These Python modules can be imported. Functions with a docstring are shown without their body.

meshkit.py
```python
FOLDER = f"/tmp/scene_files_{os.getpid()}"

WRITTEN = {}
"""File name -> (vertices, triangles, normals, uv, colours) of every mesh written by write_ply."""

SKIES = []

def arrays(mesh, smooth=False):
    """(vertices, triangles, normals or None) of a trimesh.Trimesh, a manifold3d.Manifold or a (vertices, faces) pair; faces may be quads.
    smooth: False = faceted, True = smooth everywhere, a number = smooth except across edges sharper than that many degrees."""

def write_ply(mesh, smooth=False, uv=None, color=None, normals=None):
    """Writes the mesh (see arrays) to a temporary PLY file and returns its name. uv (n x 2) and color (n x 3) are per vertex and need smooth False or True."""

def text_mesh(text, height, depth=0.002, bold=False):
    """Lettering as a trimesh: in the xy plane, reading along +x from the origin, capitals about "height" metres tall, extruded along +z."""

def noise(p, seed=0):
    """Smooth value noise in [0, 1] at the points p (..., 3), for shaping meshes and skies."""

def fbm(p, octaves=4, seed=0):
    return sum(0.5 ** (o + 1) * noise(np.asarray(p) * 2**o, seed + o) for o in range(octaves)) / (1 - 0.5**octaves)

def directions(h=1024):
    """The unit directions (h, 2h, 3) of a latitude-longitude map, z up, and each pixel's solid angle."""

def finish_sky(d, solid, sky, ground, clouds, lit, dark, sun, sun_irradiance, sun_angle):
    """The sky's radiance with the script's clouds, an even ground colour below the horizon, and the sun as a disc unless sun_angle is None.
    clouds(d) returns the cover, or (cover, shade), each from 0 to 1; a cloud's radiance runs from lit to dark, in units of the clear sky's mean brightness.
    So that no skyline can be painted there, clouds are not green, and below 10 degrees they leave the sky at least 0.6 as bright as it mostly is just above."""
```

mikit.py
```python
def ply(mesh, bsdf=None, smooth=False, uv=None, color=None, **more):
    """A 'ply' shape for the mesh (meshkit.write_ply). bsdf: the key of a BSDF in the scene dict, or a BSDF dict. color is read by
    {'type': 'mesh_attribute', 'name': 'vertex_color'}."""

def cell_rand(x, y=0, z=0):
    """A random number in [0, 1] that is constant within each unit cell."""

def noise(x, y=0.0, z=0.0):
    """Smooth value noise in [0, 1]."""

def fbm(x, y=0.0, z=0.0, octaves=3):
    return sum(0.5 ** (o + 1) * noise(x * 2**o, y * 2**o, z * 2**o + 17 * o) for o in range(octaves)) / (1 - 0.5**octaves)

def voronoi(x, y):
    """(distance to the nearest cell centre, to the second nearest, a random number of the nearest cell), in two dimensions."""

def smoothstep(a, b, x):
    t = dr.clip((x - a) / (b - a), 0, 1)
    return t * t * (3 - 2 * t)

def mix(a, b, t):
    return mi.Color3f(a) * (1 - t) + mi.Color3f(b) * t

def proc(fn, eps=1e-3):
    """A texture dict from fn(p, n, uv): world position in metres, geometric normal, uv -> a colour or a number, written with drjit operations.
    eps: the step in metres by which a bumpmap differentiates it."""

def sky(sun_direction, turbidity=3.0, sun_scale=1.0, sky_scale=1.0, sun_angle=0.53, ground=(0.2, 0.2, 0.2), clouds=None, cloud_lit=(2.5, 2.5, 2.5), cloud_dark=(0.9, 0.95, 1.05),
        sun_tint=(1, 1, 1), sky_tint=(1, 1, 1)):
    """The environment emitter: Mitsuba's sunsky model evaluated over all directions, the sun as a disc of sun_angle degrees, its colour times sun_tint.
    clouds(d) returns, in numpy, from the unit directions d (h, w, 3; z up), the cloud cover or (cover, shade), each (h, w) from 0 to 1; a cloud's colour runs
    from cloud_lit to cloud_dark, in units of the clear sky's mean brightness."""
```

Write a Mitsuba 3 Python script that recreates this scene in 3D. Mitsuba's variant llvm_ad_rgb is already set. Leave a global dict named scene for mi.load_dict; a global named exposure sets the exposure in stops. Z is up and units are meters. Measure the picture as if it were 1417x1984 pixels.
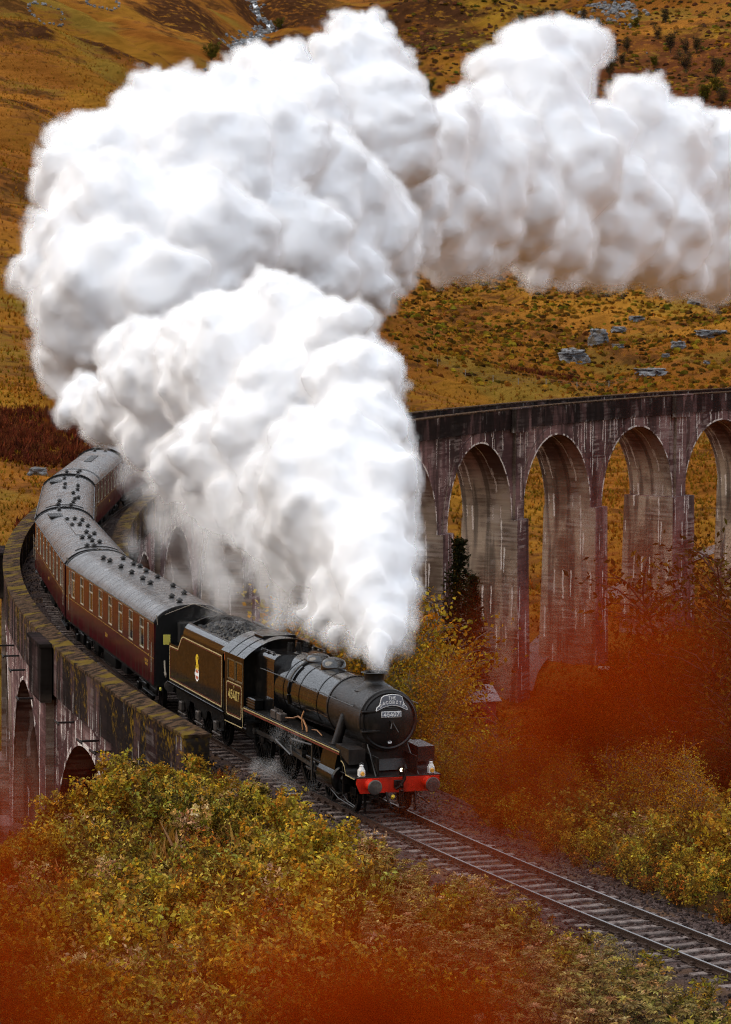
import math, random
import numpy as np, trimesh, manifold3d as m3, shapely, shapely.affinity, shapely.geometry as sg
import drjit as dr
import mitsuba as mi
import mikit, meshkit
from mikit import proc, noise, fbm, voronoi, cell_rand, smoothstep, mix
from scipy import ndimage
from scipy.interpolate import RBFInterpolator

T = mi.ScalarTransform4f
scene, labels = {}, {}
rng = np.random.default_rng(7)
random.seed(7)

# ---------------------------------------------------------------- camera, sky, exposure
CAM = np.array([78.342, -37.998, 16.136])
YAW, PITCH, ROLL, FPX = 2.698, -0.084, 0.009, 6076.8
FW = np.array([math.cos(PITCH) * math.cos(YAW), math.cos(PITCH) * math.sin(YAW), math.sin(PITCH)])
RT = np.cross(FW, [0, 0, 1]); RT /= np.linalg.norm(RT)
UP = np.cross(RT, FW)
UP = math.cos(ROLL) * UP - math.sin(ROLL) * RT
FH, RH = np.array([math.cos(YAW), math.sin(YAW)]), np.array([math.sin(YAW), -math.cos(YAW)])
scene['camera'] = dict(type='thinlens', fov=math.degrees(2 * math.atan(1417 / 2 / FPX)), fov_axis='x', aperture_radius=0.017, focus_distance=96.0,
                       near_clip=0.05, far_clip=9000.0, to_world=T().look_at(origin=CAM.tolist(), target=(CAM + FW * 50).tolist(), up=UP.tolist()))
scene['sky'] = mikit.sky([-0.35, -0.75, 0.85], turbidity=4, sun_scale=0.22, sun_angle=55, clouds=lambda d: 1.0, cloud_lit=(2.36, 2.5, 2.72), ground=(0.12, 0.09, 0.05))
exposure = 2.1


def uw(u, w):
    """World xy of a point u metres to the side and w metres ahead of the viewpoint on the hill."""
    return np.asarray(u)[..., None] * RH + np.asarray(w)[..., None] * FH + CAM[:2]


# ---------------------------------------------------------------- the railway's alignment
R_CURVE, S_CURVE = 247.8, -17.2


def track(s, y=0.0):
    """xy of the point s metres back along the line from the engine's front and y metres to the engine's left."""
    s, y = np.broadcast_arrays(np.asarray(s, float), np.asarray(y, float))
    t = np.maximum(s - S_CURVE, 0) / R_CURVE
    on = s > S_CURVE
    cx = np.where(on, -S_CURVE - R_CURVE * np.sin(t), -s)
    cy = np.where(on, R_CURVE - R_CURVE * np.cos(t), 0)
    return np.stack([cx + np.sin(t) * y, cy + np.cos(t) * y], -1)


def rise(s):
    return 0.6 * np.clip((np.asarray(s, float) - 60) / 130, 0, 1)


def to_track(xy):
    """(s, y) of world xy."""
    xy = np.asarray(xy, float)
    rx, ry = xy[..., 0] + S_CURVE, xy[..., 1] - R_CURVE
    t = np.arctan2(-rx, -ry)
    s = np.where(xy[..., 0] > -S_CURVE, -xy[..., 0], S_CURVE + R_CURVE * t)
    y = np.where(xy[..., 0] > -S_CURVE, xy[..., 1], R_CURVE - np.hypot(rx, ry))
    return s, y


# ---------------------------------------------------------------- helpers
taken = {}


def number(key):
    n = taken.get(key, -1) + 1
    taken[key] = n
    return key if n == 0 else f'{key}_{n:03d}'


def thing(name, label, cat, group=None, kind=None):
    key = number(name)
    tag(key, label, cat, group, kind)
    return key


def tag(key, label=None, cat=None, group=None, kind=None):
    d = {k: x for k, x in (('label', label), ('category', cat), ('group', group), ('kind', kind)) if x}
    labels[key] = {**labels.get(key, {}), **d}
    return key


def obj(name, mesh, bsdf, parent=None, smooth=False, uv=None, color=None, tw=None, kind=None, label=None):
    key = number(f'{parent}__{name}' if parent else name)
    d = mesh if isinstance(mesh, dict) else mikit.ply(mesh, bsdf, smooth=smooth, uv=uv, color=color)
    if tw is not None:
        d = {**d, 'to_world': tw}
    scene[key] = d
    if kind or label:
        tag(key, label, None, None, kind)
    return key


def cat(*ms):
    ms = [m for m in ms if m is not None]
    v = np.concatenate([np.asarray(m.vertices) for m in ms])
    off = np.cumsum([0] + [len(m.vertices) for m in ms])
    f = np.concatenate([np.asarray(m.faces) + o for m, o in zip(ms, off)])
    return trimesh.Trimesh(v, f, process=False)


def TM(v, f):
    v, f = np.asarray(v, float), np.asarray(f, int)
    if f.shape[1] == 4:
        f = np.vstack([f[:, [0, 1, 2]], f[:, [0, 2, 3]]])
    return trimesh.Trimesh(v, f, process=False)


def box(x0, x1, y0, y1, z0, z1):
    v = np.array([[x, y, z] for x in (x0, x1) for y in (y0, y1) for z in (z0, z1)], float)
    f = np.array([[0, 1, 3], [0, 3, 2], [4, 6, 7], [4, 7, 5], [0, 4, 5], [0, 5, 1], [2, 3, 7], [2, 7, 6], [0, 2, 6], [0, 6, 4], [1, 5, 7], [1, 7, 3]])
    return trimesh.Trimesh(v, f, process=False)


def bev(x0, x1, y0, y1, z0, z1, b=0.02):
    """A box with chamfered edges."""
    b = min(b, (x1 - x0) * .45, (y1 - y0) * .45, (z1 - z0) * .45)
    pts = []
    for x, sx in ((x0, 1), (x1, -1)):
        for y, sy in ((y0, 1), (y1, -1)):
            for z, sz in ((z0, 1), (z1, -1)):
                pts += [[x, y + sy * b, z + sz * b], [x + sx * b, y, z + sz * b], [x + sx * b, y + sy * b, z]]
    return hull(pts)


def hull(pts):
    m = m3.Manifold.hull_points(np.asarray(pts, float)).to_mesh()
    return trimesh.Trimesh(m.vert_properties[:, :3], m.tri_verts, process=False)


def cyl(p0, p1, r0, r1=None, n=16, caps=True):
    p0, p1 = np.asarray(p0, float), np.asarray(p1, float)
    r1 = r0 if r1 is None else r1
    d = p1 - p0; L = np.linalg.norm(d); d = d / max(L, 1e-9)
    a = np.cross(d, [0, 0, 1] if abs(d[2]) < .9 else [1, 0, 0]); a /= np.linalg.norm(a)
    b = np.cross(d, a)
    th = np.arange(n) * 2 * np.pi / n
    ring = np.cos(th)[:, None] * a + np.sin(th)[:, None] * b
    v = np.vstack([p0 + ring * r0, p1 + ring * r1, [p0], [p1]])
    i = np.arange(n); j = (i + 1) % n
    f = [np.c_[i, j, n + j], np.c_[i, n + j, n + i]]
    if caps:
        f += [np.c_[j, i, i * 0 + 2 * n], np.c_[n + i, n + j, i * 0 + 2 * n + 1]]
    return trimesh.Trimesh(v, np.vstack(f), process=False)


def tube(pts, r, n=6):
    pts = np.asarray(pts, float)
    r = np.broadcast_to(r, len(pts))
    d = np.gradient(pts, axis=0); d /= np.linalg.norm(d, axis=1, keepdims=True) + 1e-12
    ref = np.array([0, 0, 1.0]) if abs(d[:, 2]).mean() < .9 else np.array([1.0, 0, 0])
    a = np.cross(d, ref); a /= np.linalg.norm(a, axis=1, keepdims=True) + 1e-12
    b = np.cross(d, a)
    th = np.arange(n) * 2 * np.pi / n
    v = (pts[:, None] + r[:, None, None] * (np.cos(th)[None, :, None] * a[:, None] + np.sin(th)[None, :, None] * b[:, None])).reshape(-1, 3)
    f = []
    for k in range(len(pts) - 1):
        i = np.arange(n); j = (i + 1) % n
        f.append(np.c_[k * n + i, k * n + j, (k + 1) * n + j, (k + 1) * n + i])
    f = np.vstack(f)
    f = np.vstack([f[:, [0, 1, 2]], f[:, [0, 2, 3]]])
    i = np.arange(1, n - 1); e = (len(pts) - 1) * n
    f = np.vstack([f, np.c_[i * 0, i + 1, i], np.c_[e + i * 0, e + i, e + i + 1]])
    return trimesh.Trimesh(v, f, process=False)


def lathe(profile, origin=(0, 0, 0), axis='z', n=32):
    """profile: (radius, along) pairs."""
    p = np.asarray(profile, float)
    th = np.arange(n) * 2 * np.pi / n
    v = np.stack([p[:, None, 0] * np.cos(th), p[:, None, 0] * np.sin(th), np.broadcast_to(p[:, None, 1], (len(p), n))], -1).reshape(-1, 3)
    f = []
    for k in range(len(p) - 1):
        i = np.arange(n); j = (i + 1) % n
        f.append(np.c_[k * n + i, k * n + j, (k + 1) * n + j, (k + 1) * n + i])
    f = np.vstack(f)
    f = np.vstack([f[:, [0, 1, 2]], f[:, [0, 2, 3]]])
    if axis == 'x':
        v = v[:, [2, 0, 1]]
    elif axis == 'y':
        v = v[:, [1, 2, 0]]
    return trimesh.Trimesh(v + np.asarray(origin, float), f, process=False)


def prism(poly, y0, y1, plane='xz'):
    """A polygon in xz (or yz, xy) extruded along the third axis."""
    g = poly if isinstance(poly, sg.Polygon) else sg.Polygon(poly)
    m = trimesh.creation.extrude_polygon(g, abs(y1 - y0), engine='earcut')
    v = np.array(m.vertices); lo = min(y0, y1)
    f = np.array(m.faces)
    if plane == 'xz':
        v = np.c_[v[:, 0], v[:, 2] + lo, v[:, 1]]; f = f[:, ::-1]
    elif plane == 'yz':
        v = np.c_[v[:, 2] + lo, v[:, 0], v[:, 1]]
    else:
        v = np.c_[v[:, 0], v[:, 1], v[:, 2] + lo]
    return trimesh.Trimesh(v, f, process=False)


def mv(m, x=0, y=0, z=0, rz=0, rx=0, ry=0, s=1):
    v = np.array(m.vertices) * s
    for ang, (a, b) in ((rx, (1, 2)), (ry, (2, 0)), (rz, (0, 1))):
        if ang:
            c, q = math.cos(ang), math.sin(ang)
            v[:, [a, b]] = np.c_[c * v[:, a] - q * v[:, b], q * v[:, a] + c * v[:, b]]
    return trimesh.Trimesh(v + [x, y, z], np.array(m.faces), process=False)


def on_line(s, y=0.0, z=0.0, turn=0.0):
    """Transform of a vehicle-like frame (x forward, y left) standing at s on the line."""
    p = track(s, y)
    t = max(s - S_CURVE, 0) / R_CURVE
    return T().translate([float(p[0]), float(p[1]), float(z)]).rotate([0, 0, 1], math.degrees(-t + turn))


def srgb(h):
    c = np.array([int(h[i:i + 2], 16) / 255 for i in (0, 2, 4)])
    return [float(x) for x in np.where(c <= .04045, c / 12.92, ((c + .055) / 1.055) ** 2.4)]


def mat(key, color, rough=.6, two=True, **more):
    d = dict(type='principled', base_color=color if isinstance(color, dict) else {'type': 'rgb', 'value': list(color)}, roughness=rough, **more)
    scene[key] = dict(type='twosided', bsdf=d) if two else d
    return key
# ---------------------------------------------------------------- the land
# heights: metres to the side of and ahead of the viewpoint on the near hillside, z above the rails
LAND = np.array([
    (0, 0, 14.55), (-3, 1.5, 14.3), (3, 1.5, 14.3), (0, 6, 13.1), (0, 14, 10.6), (-10, 6, 13.4), (12, 6, 12.8), (0, 26, 7.2), (-10, 28, 6.4), (12, 26, 6.8), (0, 40, 2.9), (-8, 42, 2.4), (9, 40, 2.6),
    (-30, 10, 13), (35, 8, 11), (-40, 50, 2), (-8, 54, .3), (-4, 62, -.4), (-9, 66, -1.1), (2, 56, .3), (6, 50, .6), (10, 44, .8), (0, 70, -.7), (-6, 78, -1.3), (-12, 80, -2.6), (-11, 95, -4.4), (-14, 105, -8), (-30, 90, -8), (-45, 120, -18), (-7, 96, -3.0), (-5, 88, -1.6),
    (-16, 125, -14), (-22, 150, -19), (-60, 170, -21), (-30, 190, -15), (-40, 240, -9), (-25, 250, -8), (-16, 232, -9.5), (-60, 300, -5), (-36, 330, -4), (-14, 290, -8), (-44, 380, -1.5), (-56, 500, 7), (-72, 620, 25), (-88, 760, 52), (-110, 950, 91), (-220, 700, 40), (-260, 1000, 100),
    (14, 96, -3), (20, 90, -3), (24, 80, -1.6), (30, 70, 0), (20, 110, -8), (28, 112, -8), (40, 100, -6), (10, 120, -12), (18, 135, -16), (30, 150, -17), (50, 140, -15), (0, 140, -22), (0, 170, -25), (20, 180, -23), (45, 190, -19), (-4, 200, -26), (-8, 222, -15), (6, 230, -26), (20, 240, -26.5), (40, 240, -23), (70, 250, -19),
    (0, 262, -26.5), (14, 280, -26.5), (26, 295, -25), (34, 308, -22.5), (46, 318, -20.5), (60, 330, -19), (5, 330, -21), (20, 345, -22), (38, 362, -20.5), (60, 380, -17.5), (100, 380, -12), (-10, 380, -10), (10, 420, -14), (30, 440, -17.5), (60, 480, -15.5), (40, 500, -16.5), (110, 480, -8),
    (0, 520, -12), (24, 600, -12), (60, 600, -11), (100, 610, -9), (-30, 560, 4), (20, 680, -1.5), (60, 690, -1), (105, 680, 1), (20, 740, 7), (60, 750, 9), (70, 850, 27), (10, 850, 29), (75, 960, 49), (110, 930, 46), (85, 1130, 90), (130, 1130, 97), (30, 1060, 74), (-20, 960, 62), (60, 1260, 118), (-20, 1250, 108), (-45, 1150, 98), (-46, 1400, 128), (-110, 1300, 150), (150, 1300, 140), (300, 1000, 80), (300, 700, 20), (250, 450, -5),
    (-120, 1700, 230), (0, 1700, 200), (150, 1700, 240), (400, 1500, 210), (-400, 1400, 200), (-300, 2300, 330), (0, 2300, 320), (300, 2300, 340), (-700, 1200, 180), (700, 1200, 170), (600, 700, 60), (-600, 600, 60), (-1000, 2200, 380), (1000, 2200, 380), (-300, 100, 0), (300, 50, 0), (200, -100, 20), (-200, -100, 25), (0, -80, 40), (0, -300, 110), (300, -300, 110), (-300, -300, 110)], float)


def warp(uv_):
    r = np.linalg.norm(uv_, axis=-1, keepdims=True)
    return uv_ / np.sqrt(r + 12)


_rbf = RBFInterpolator(warp(LAND[:, :2]), LAND[:, 2], kernel='linear', smoothing=.02)
# bracken and heather patches: side, ahead, radius across, radius along
BRACKEN = [(-33, 336, 10, 30), (-41, 322, 7, 16), (-25, 262, 4, 7), (36, 640, 7, 7), (92, 1010, 60, 60), (120, 1060, 60, 80), (70, 930, 25, 25), (-14, 1420, 40, 60)]
HEATHER = [(-66, 1120, 13, 40), (-32, 1250, 30, 50), (-70, 1070, 14, 13), (-47, 1080, 12, 14), (-39, 1020, 14, 16), (-30, 1120, 11, 30), (-72, 905, 12, 10), (-30, 905, 10, 10), (-20, 1080, 16, 40), (12, 1160, 30, 40), (20, 1000, 20, 25), (-95, 880, 9, 7), (-83, 780, 5, 5), (5, 1240, 40, 40)]


def stream_line(w):
    return -43 + 5 * np.sin(w / 31.0) + (w - 1100) * -.005


def patch(u, w, spots, g):
    m = np.zeros(u.shape)
    for a, b, ru, rw in spots:
        d = np.hypot((u - a) / ru, (w - b) / rw)
        m = np.maximum(m, np.clip((1.25 - d + (g - .5) * 1.1) / .35, 0, 1))
    return m


def land(xy, detail=True):
    """Height of the ground at world xy."""
    xy = np.asarray(xy, float)
    flat = xy.reshape(-1, 2)
    rel = flat - CAM[:2]
    u, w = rel @ RH, rel @ FH
    z = np.concatenate([_rbf(warp(np.stack([u[i:i + 60000], w[i:i + 60000]], -1))) for i in range(0, len(u), 60000)])
    d = np.hypot(u, w)
    p = np.c_[flat, flat[:, :1] * 0]
    far = np.clip((d - 380) / 250, 0, 1)
    if detail:
        ridge = np.abs(meshkit.fbm(p / 85, 3, 5) - .5) * 2
        z += far * ((ridge - .3) * 13 * np.clip(d / 900, .3, 1.3) + (meshkit.fbm(p / 26, 3, 9) - .5) * 5.5)
        hs = np.clip((d - 90) / 250, .25, 1)
        z += hs * ((meshkit.fbm(p / 7, 3, 3) - .5) * 1.5 + (meshkit.fbm(p / 1.9, 2, 4) - .5) * .5)
        z -= 5 * np.clip((w - 850) / 150, 0, 1) * np.exp(-((u - stream_line(w)) / 9) ** 2)
    s, y = to_track(flat)
    # the embankment that carries the line up to the viaduct, and the ground held down along the line
    k = np.clip((np.abs(y) - 2.9) / 6.0, 0, 1); k = k * k * (3 - 2 * k)
    on = np.clip((23 - s) / 9, 0, 1) * np.clip((s + 150) / 60, 0, 1)
    z = z * (1 - on * (1 - k)) + (-.62) * on * (1 - k)
    # nothing of the slope may reach the arches
    b = np.clip((16 - np.abs(y)) / 10, 0, 1) * np.clip((s - 15) / 22, 0, 1) * (s < 420)
    lim = -5.5 - 3.5 * np.clip((s - 20) / 20, 0, 1)
    z = np.where(z > lim, z * (1 - b) + lim * b, z)
    return z.reshape(xy.shape[:-1])


def build_land():
    az = np.concatenate([-np.geomspace(3.1, .17, 60), np.linspace(-.165, .165, 470), np.geomspace(.17, 3.1, 60)])
    r = np.concatenate([np.linspace(1.2, 60, 70), np.linspace(61, 130, 100), np.linspace(132, 480, 150), np.linspace(482, 1330, 360), np.geomspace(1340, 4200, 40)])
    A, Rr = np.meshgrid(az, r)
    u, w = np.sin(A) * Rr, np.cos(A) * Rr
    xy = uw(u, w)
    z = land(xy)
    n, m = A.shape
    i = (np.arange(n - 1)[:, None] * m + np.arange(m - 1)[None]).ravel()
    f = np.c_[i, i + 1, i + m + 1, i + m]
    g = meshkit.fbm(np.stack([xy[..., 0], xy[..., 1], z * 0], -1) / 9, 4, 21)
    uv = np.stack([patch(u, w, BRACKEN, g), patch(u, w, HEATHER, g)], -1).reshape(-1, 2)
    mesh = TM(np.c_[xy.reshape(-1, 2), z.ravel()], f[:, ::-1])
    if np.asarray(mesh.face_normals)[:2000, 2].mean() < 0:
        mesh.invert()
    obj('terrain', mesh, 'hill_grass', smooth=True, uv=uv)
    tag('terrain', 'autumn moorland hillside of golden grass, heather and russet bracken', kind='structure')


def hill_color(p, n, uv):
    x, y = p.x, p.y
    rx, ry = x - CAM[0], y - CAM[1]
    d = dr.sqrt(rx * rx + ry * ry)
    a = (rx * RH[0] + ry * RH[1]) / d
    big, mid, small = fbm(x / 70, y / 70, 3), fbm(x / 13 + 7, y / 13, 3, 4), fbm(x / 1.7, y / 1.7, 3, 4)
    streak = fbm(x * .9 + y * .35, (y * .9 - x * .35) * .22, 1, 3)
    c = mix(mi.Color3f(0.1431, 0.0510, 0.0092), mi.Color3f(0.2862, 0.1137, 0.0184), smoothstep(.3, .7, big * .5 + mid * .5))
    c = mix(c, mi.Color3f(0.2633, 0.1450, 0.0161), smoothstep(.46, .7, fbm(x / 38 + 50, y / 38, 9)) * (.35 + .5 * smoothstep(-.01, .04, a) * smoothstep(850, 1050, d)))
    c = mix(c, mi.Color3f(0.1317, 0.0986, 0.0184), smoothstep(.58, .74, fbm(x / 21 + 11, y / 21, 4)) * .55)
    c = mix(c, mi.Color3f(0.0973, 0.0348, 0.0115), smoothstep(.46, .66, mid * .6 + streak * .4) * .75)
    c = mix(c, mi.Color3f(0.0343, 0.0162, 0.0070), smoothstep(.56, .7, small * .45 + mid * .55) * .65)
    c = mix(c, mi.Color3f(0.0481, 0.0197, 0.0085), uv.y * smoothstep(.2, .45, small))
    c = mix(c, mi.Color3f(0.0859, 0.0278, 0.0120), uv.x * smoothstep(.2, .45, small) * .9)
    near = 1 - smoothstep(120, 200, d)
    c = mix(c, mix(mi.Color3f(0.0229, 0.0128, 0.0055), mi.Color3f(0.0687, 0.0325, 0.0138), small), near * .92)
    return c * (.62 + .76 * streak)


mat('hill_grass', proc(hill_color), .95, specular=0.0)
build_land()
# ---------------------------------------------------------------- concrete viaduct
PITCH_ARCH, CROWN0, N_ARCH, R_ARCH = 17.46, 26.9, 18, 7.45


def bend(mesh, outward=False):
    """From (s, y, z), z counted from the deck, to world."""
    v = np.asarray(mesh.vertices)
    xy = track(v[:, 0], v[:, 1])
    m = trimesh.Trimesh(np.c_[xy, v[:, 2] + rise(v[:, 0])], np.asarray(mesh.faces)[:, ::-1], process=False)
    return m


def slab(poly, y0, y1, step=2.3):
    """A polygon in (s, z) given the depth y0..y1, cut into slices so that it can follow the curve."""
    a, _, b, _ = poly.bounds
    n = max(1, int(math.ceil((b - a) / step)))
    cuts = np.linspace(a, b, n + 1)
    out = []
    for c, d in zip(cuts[:-1], cuts[1:]):
        g = poly.intersection(sg.box(c, -99, d, 99))
        for q in getattr(g, 'geoms', [g]):
            if isinstance(q, sg.Polygon) and q.area > 1e-4:
                out.append(prism(q, y0, y1))
    return cat(*out)


def sbox(s0, s1, y0, y1, z0, z1, step=2.3):
    n = max(1, int(math.ceil((s1 - s0) / step)))
    c = np.linspace(s0, s1, n + 1)
    v, f = [], []
    for q in c:
        v += [[q, y0, z0], [q, y1, z0], [q, y1, z1], [q, y0, z1]]
    for k in range(n):
        a = 4 * k
        for i in range(4):
            j = (i + 1) % 4
            f.append([a + i, a + 4 + i, a + 4 + j, a + j])
    f += [[0, 1, 2, 3], [4 * n + 3, 4 * n + 2, 4 * n + 1, 4 * n]]
    return TM(v, f)


def line_coords(p):
    """(s, height) of shading points on the curve, in drjit."""
    t = dr.atan2(-(p.x + S_CURVE), -(p.y - R_CURVE))
    return S_CURVE + R_CURVE * t, p.z


def drips(c, z, seed, wide, gate):
    """Short runs of lime: at most one to a cell, each with its own start, length and wobble."""
    out = mi.Float(0)
    for k, (cw, ch) in enumerate(((1.15, 8.3), (.7, 3.7))):
        a, b = dr.floor(c / cw), dr.floor(z / ch)
        r, r2, r3 = cell_rand(a, b, seed + k), cell_rand(a, b, seed + 7 + k), cell_rand(a, b, seed + 13 + k)
        x = (c / cw - a - .2 - .6 * r2) * cw + .12 * (noise(z * 1.1, a, seed) - .5) + .03 * (noise(z * 6, a, seed) - .5)
        t = z / ch - b
        ln = .25 + .7 * r3
        on = smoothstep(0, .04, t - (1 - ln) * .9) * (1 - smoothstep(.9, .97, t))
        w = wide * (.35 + r3) * (.4 + 1.1 * noise(z * 2.3, a, b))
        out = dr.maximum(out, (1 - smoothstep(w * .5, w, dr.abs(x))) * on * dr.select(r > gate, 1.0, 0.0))
    return out


def concrete(p, n, uv):
    s, z = line_coords(p)
    t = (s - S_CURVE) / R_CURVE
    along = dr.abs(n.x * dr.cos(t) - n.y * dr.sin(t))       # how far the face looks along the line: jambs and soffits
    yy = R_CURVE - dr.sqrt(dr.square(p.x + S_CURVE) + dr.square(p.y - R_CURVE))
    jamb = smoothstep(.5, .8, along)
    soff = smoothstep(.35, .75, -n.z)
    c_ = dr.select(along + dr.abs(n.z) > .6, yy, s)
    board = cell_rand(dr.floor(z / .16), dr.floor(c_ / 3.7 + 9), 3)
    lines = smoothstep(.40, .49, dr.abs(z / .16 - dr.floor(z / .16) - .5))
    grain = fbm(c_ * .6, z * 6.5, 2, 3)
    blot = fbm(s * .33 + 3, z * .28, yy * .4, 4)
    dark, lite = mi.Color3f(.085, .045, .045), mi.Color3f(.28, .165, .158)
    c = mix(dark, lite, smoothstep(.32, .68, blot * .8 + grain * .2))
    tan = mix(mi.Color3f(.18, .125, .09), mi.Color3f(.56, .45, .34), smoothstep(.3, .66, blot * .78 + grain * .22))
    c = mix(c, tan, jamb * (1 - soff * .8) * .9)  # brightness of the lit jambs painted in as a paler tan
    c = c * .74 * (.9 + .16 * board) * (1 - .22 * lines * noise(c_ * .5, z * 3, 4))
    run = fbm(c_ * 1.7, z * .12, 5, 3)
    c = mix(c, mi.Color3f(.03, .023, .02), smoothstep(.5, .68, run) * .62)
    patchy = smoothstep(.56, .66, fbm(c_ * .8, z * .5 + 9, 8, 4))
    c = mix(c, mi.Color3f(.42, .36, .335), patchy * .30 * smoothstep(.4, .6, grain))
    c = mix(c, mi.Color3f(.74, .68, .64), drips(c_, z, 3, .085, .69) * (.55 + .45 * grain) * (1 - soff * .5))
    zr = z - .6 * dr.clip((s - 60) / 130, 0, 1)
    wet = smoothstep(-1.6, -.75, zr) * smoothstep(.28, .55, fbm(s * 1.2, z * .35, 4, 3))
    c = mix(c, mi.Color3f(.022, .017, .016), wet * .85)
    joint = smoothstep(.485, .497, dr.abs(z / 1.25 - dr.floor(z / 1.25) - .5)) * smoothstep(.4, .55, noise(c_ * .6, dr.floor(z / 1.25), 3))
    return mix(c, mi.Color3f(.04, .032, .03), joint * .6)


def stained(p, n, uv):  # near refuges: their dark shade and wet black stain, both put into the colour
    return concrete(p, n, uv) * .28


def lime_edge(p, n, uv):
    s, z = line_coords(p)
    g = fbm(s * 2.2, z * 2.2, 3, 4)
    return mix(concrete(p, n, uv), mi.Color3f(.70, .64, .60), smoothstep(.42, .6, g) * .85)


def concrete_relief(p, n, uv):
    s, z = line_coords(p)
    side = p.x * .6 + p.y * .8
    return .012 * smoothstep(.40, .5, dr.abs(z / .16 - dr.floor(z / .16) - .5)) * -1 + .02 * fbm(s * 3 + side * 3, z * 9, 2, 3)


def mossy(p, n, uv):
    s, z = line_coords(p)
    c = concrete(p, n, uv) * .5
    zr = z - .6 * dr.clip((s - 60) / 130, 0, 1)
    hang = fbm(s * 1.1, z * .7, 3, 4)
    fine = fbm(p.x * 9, p.y * 9, z * 6, 3)
    m = smoothstep(.36, .56, hang * .355 + fine * .35 + .06 * (zr + .2)) * (1 - smoothstep(95, 150, s))
    moss = mix(mi.Color3f(.018, .011, .002), mi.Color3f(.185, .105, .007), smoothstep(.35, .72, fine))
    return mix(c, moss, m * .95)


def coping_col(p, n, uv):
    s, z = line_coords(p)
    f = fbm(s * 3, z * 3, p.x * 5 + p.y * 5, 4)
    c = mix(mi.Color3f(.02, .013, .009), mi.Color3f(.095, .056, .032), smoothstep(.3, .7, f))
    rib = smoothstep(.36, .5, dr.abs(s / .17 - dr.floor(s / .17) - .5))
    c = c * (1 - .4 * rib)
    return mix(c, mi.Color3f(.15, .10, .012), smoothstep(.55, .68, fbm(s * .8, p.x * 2 + p.y * 2, 7, 3)) * (1 - smoothstep(120, 160, s)) * .7)


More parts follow.
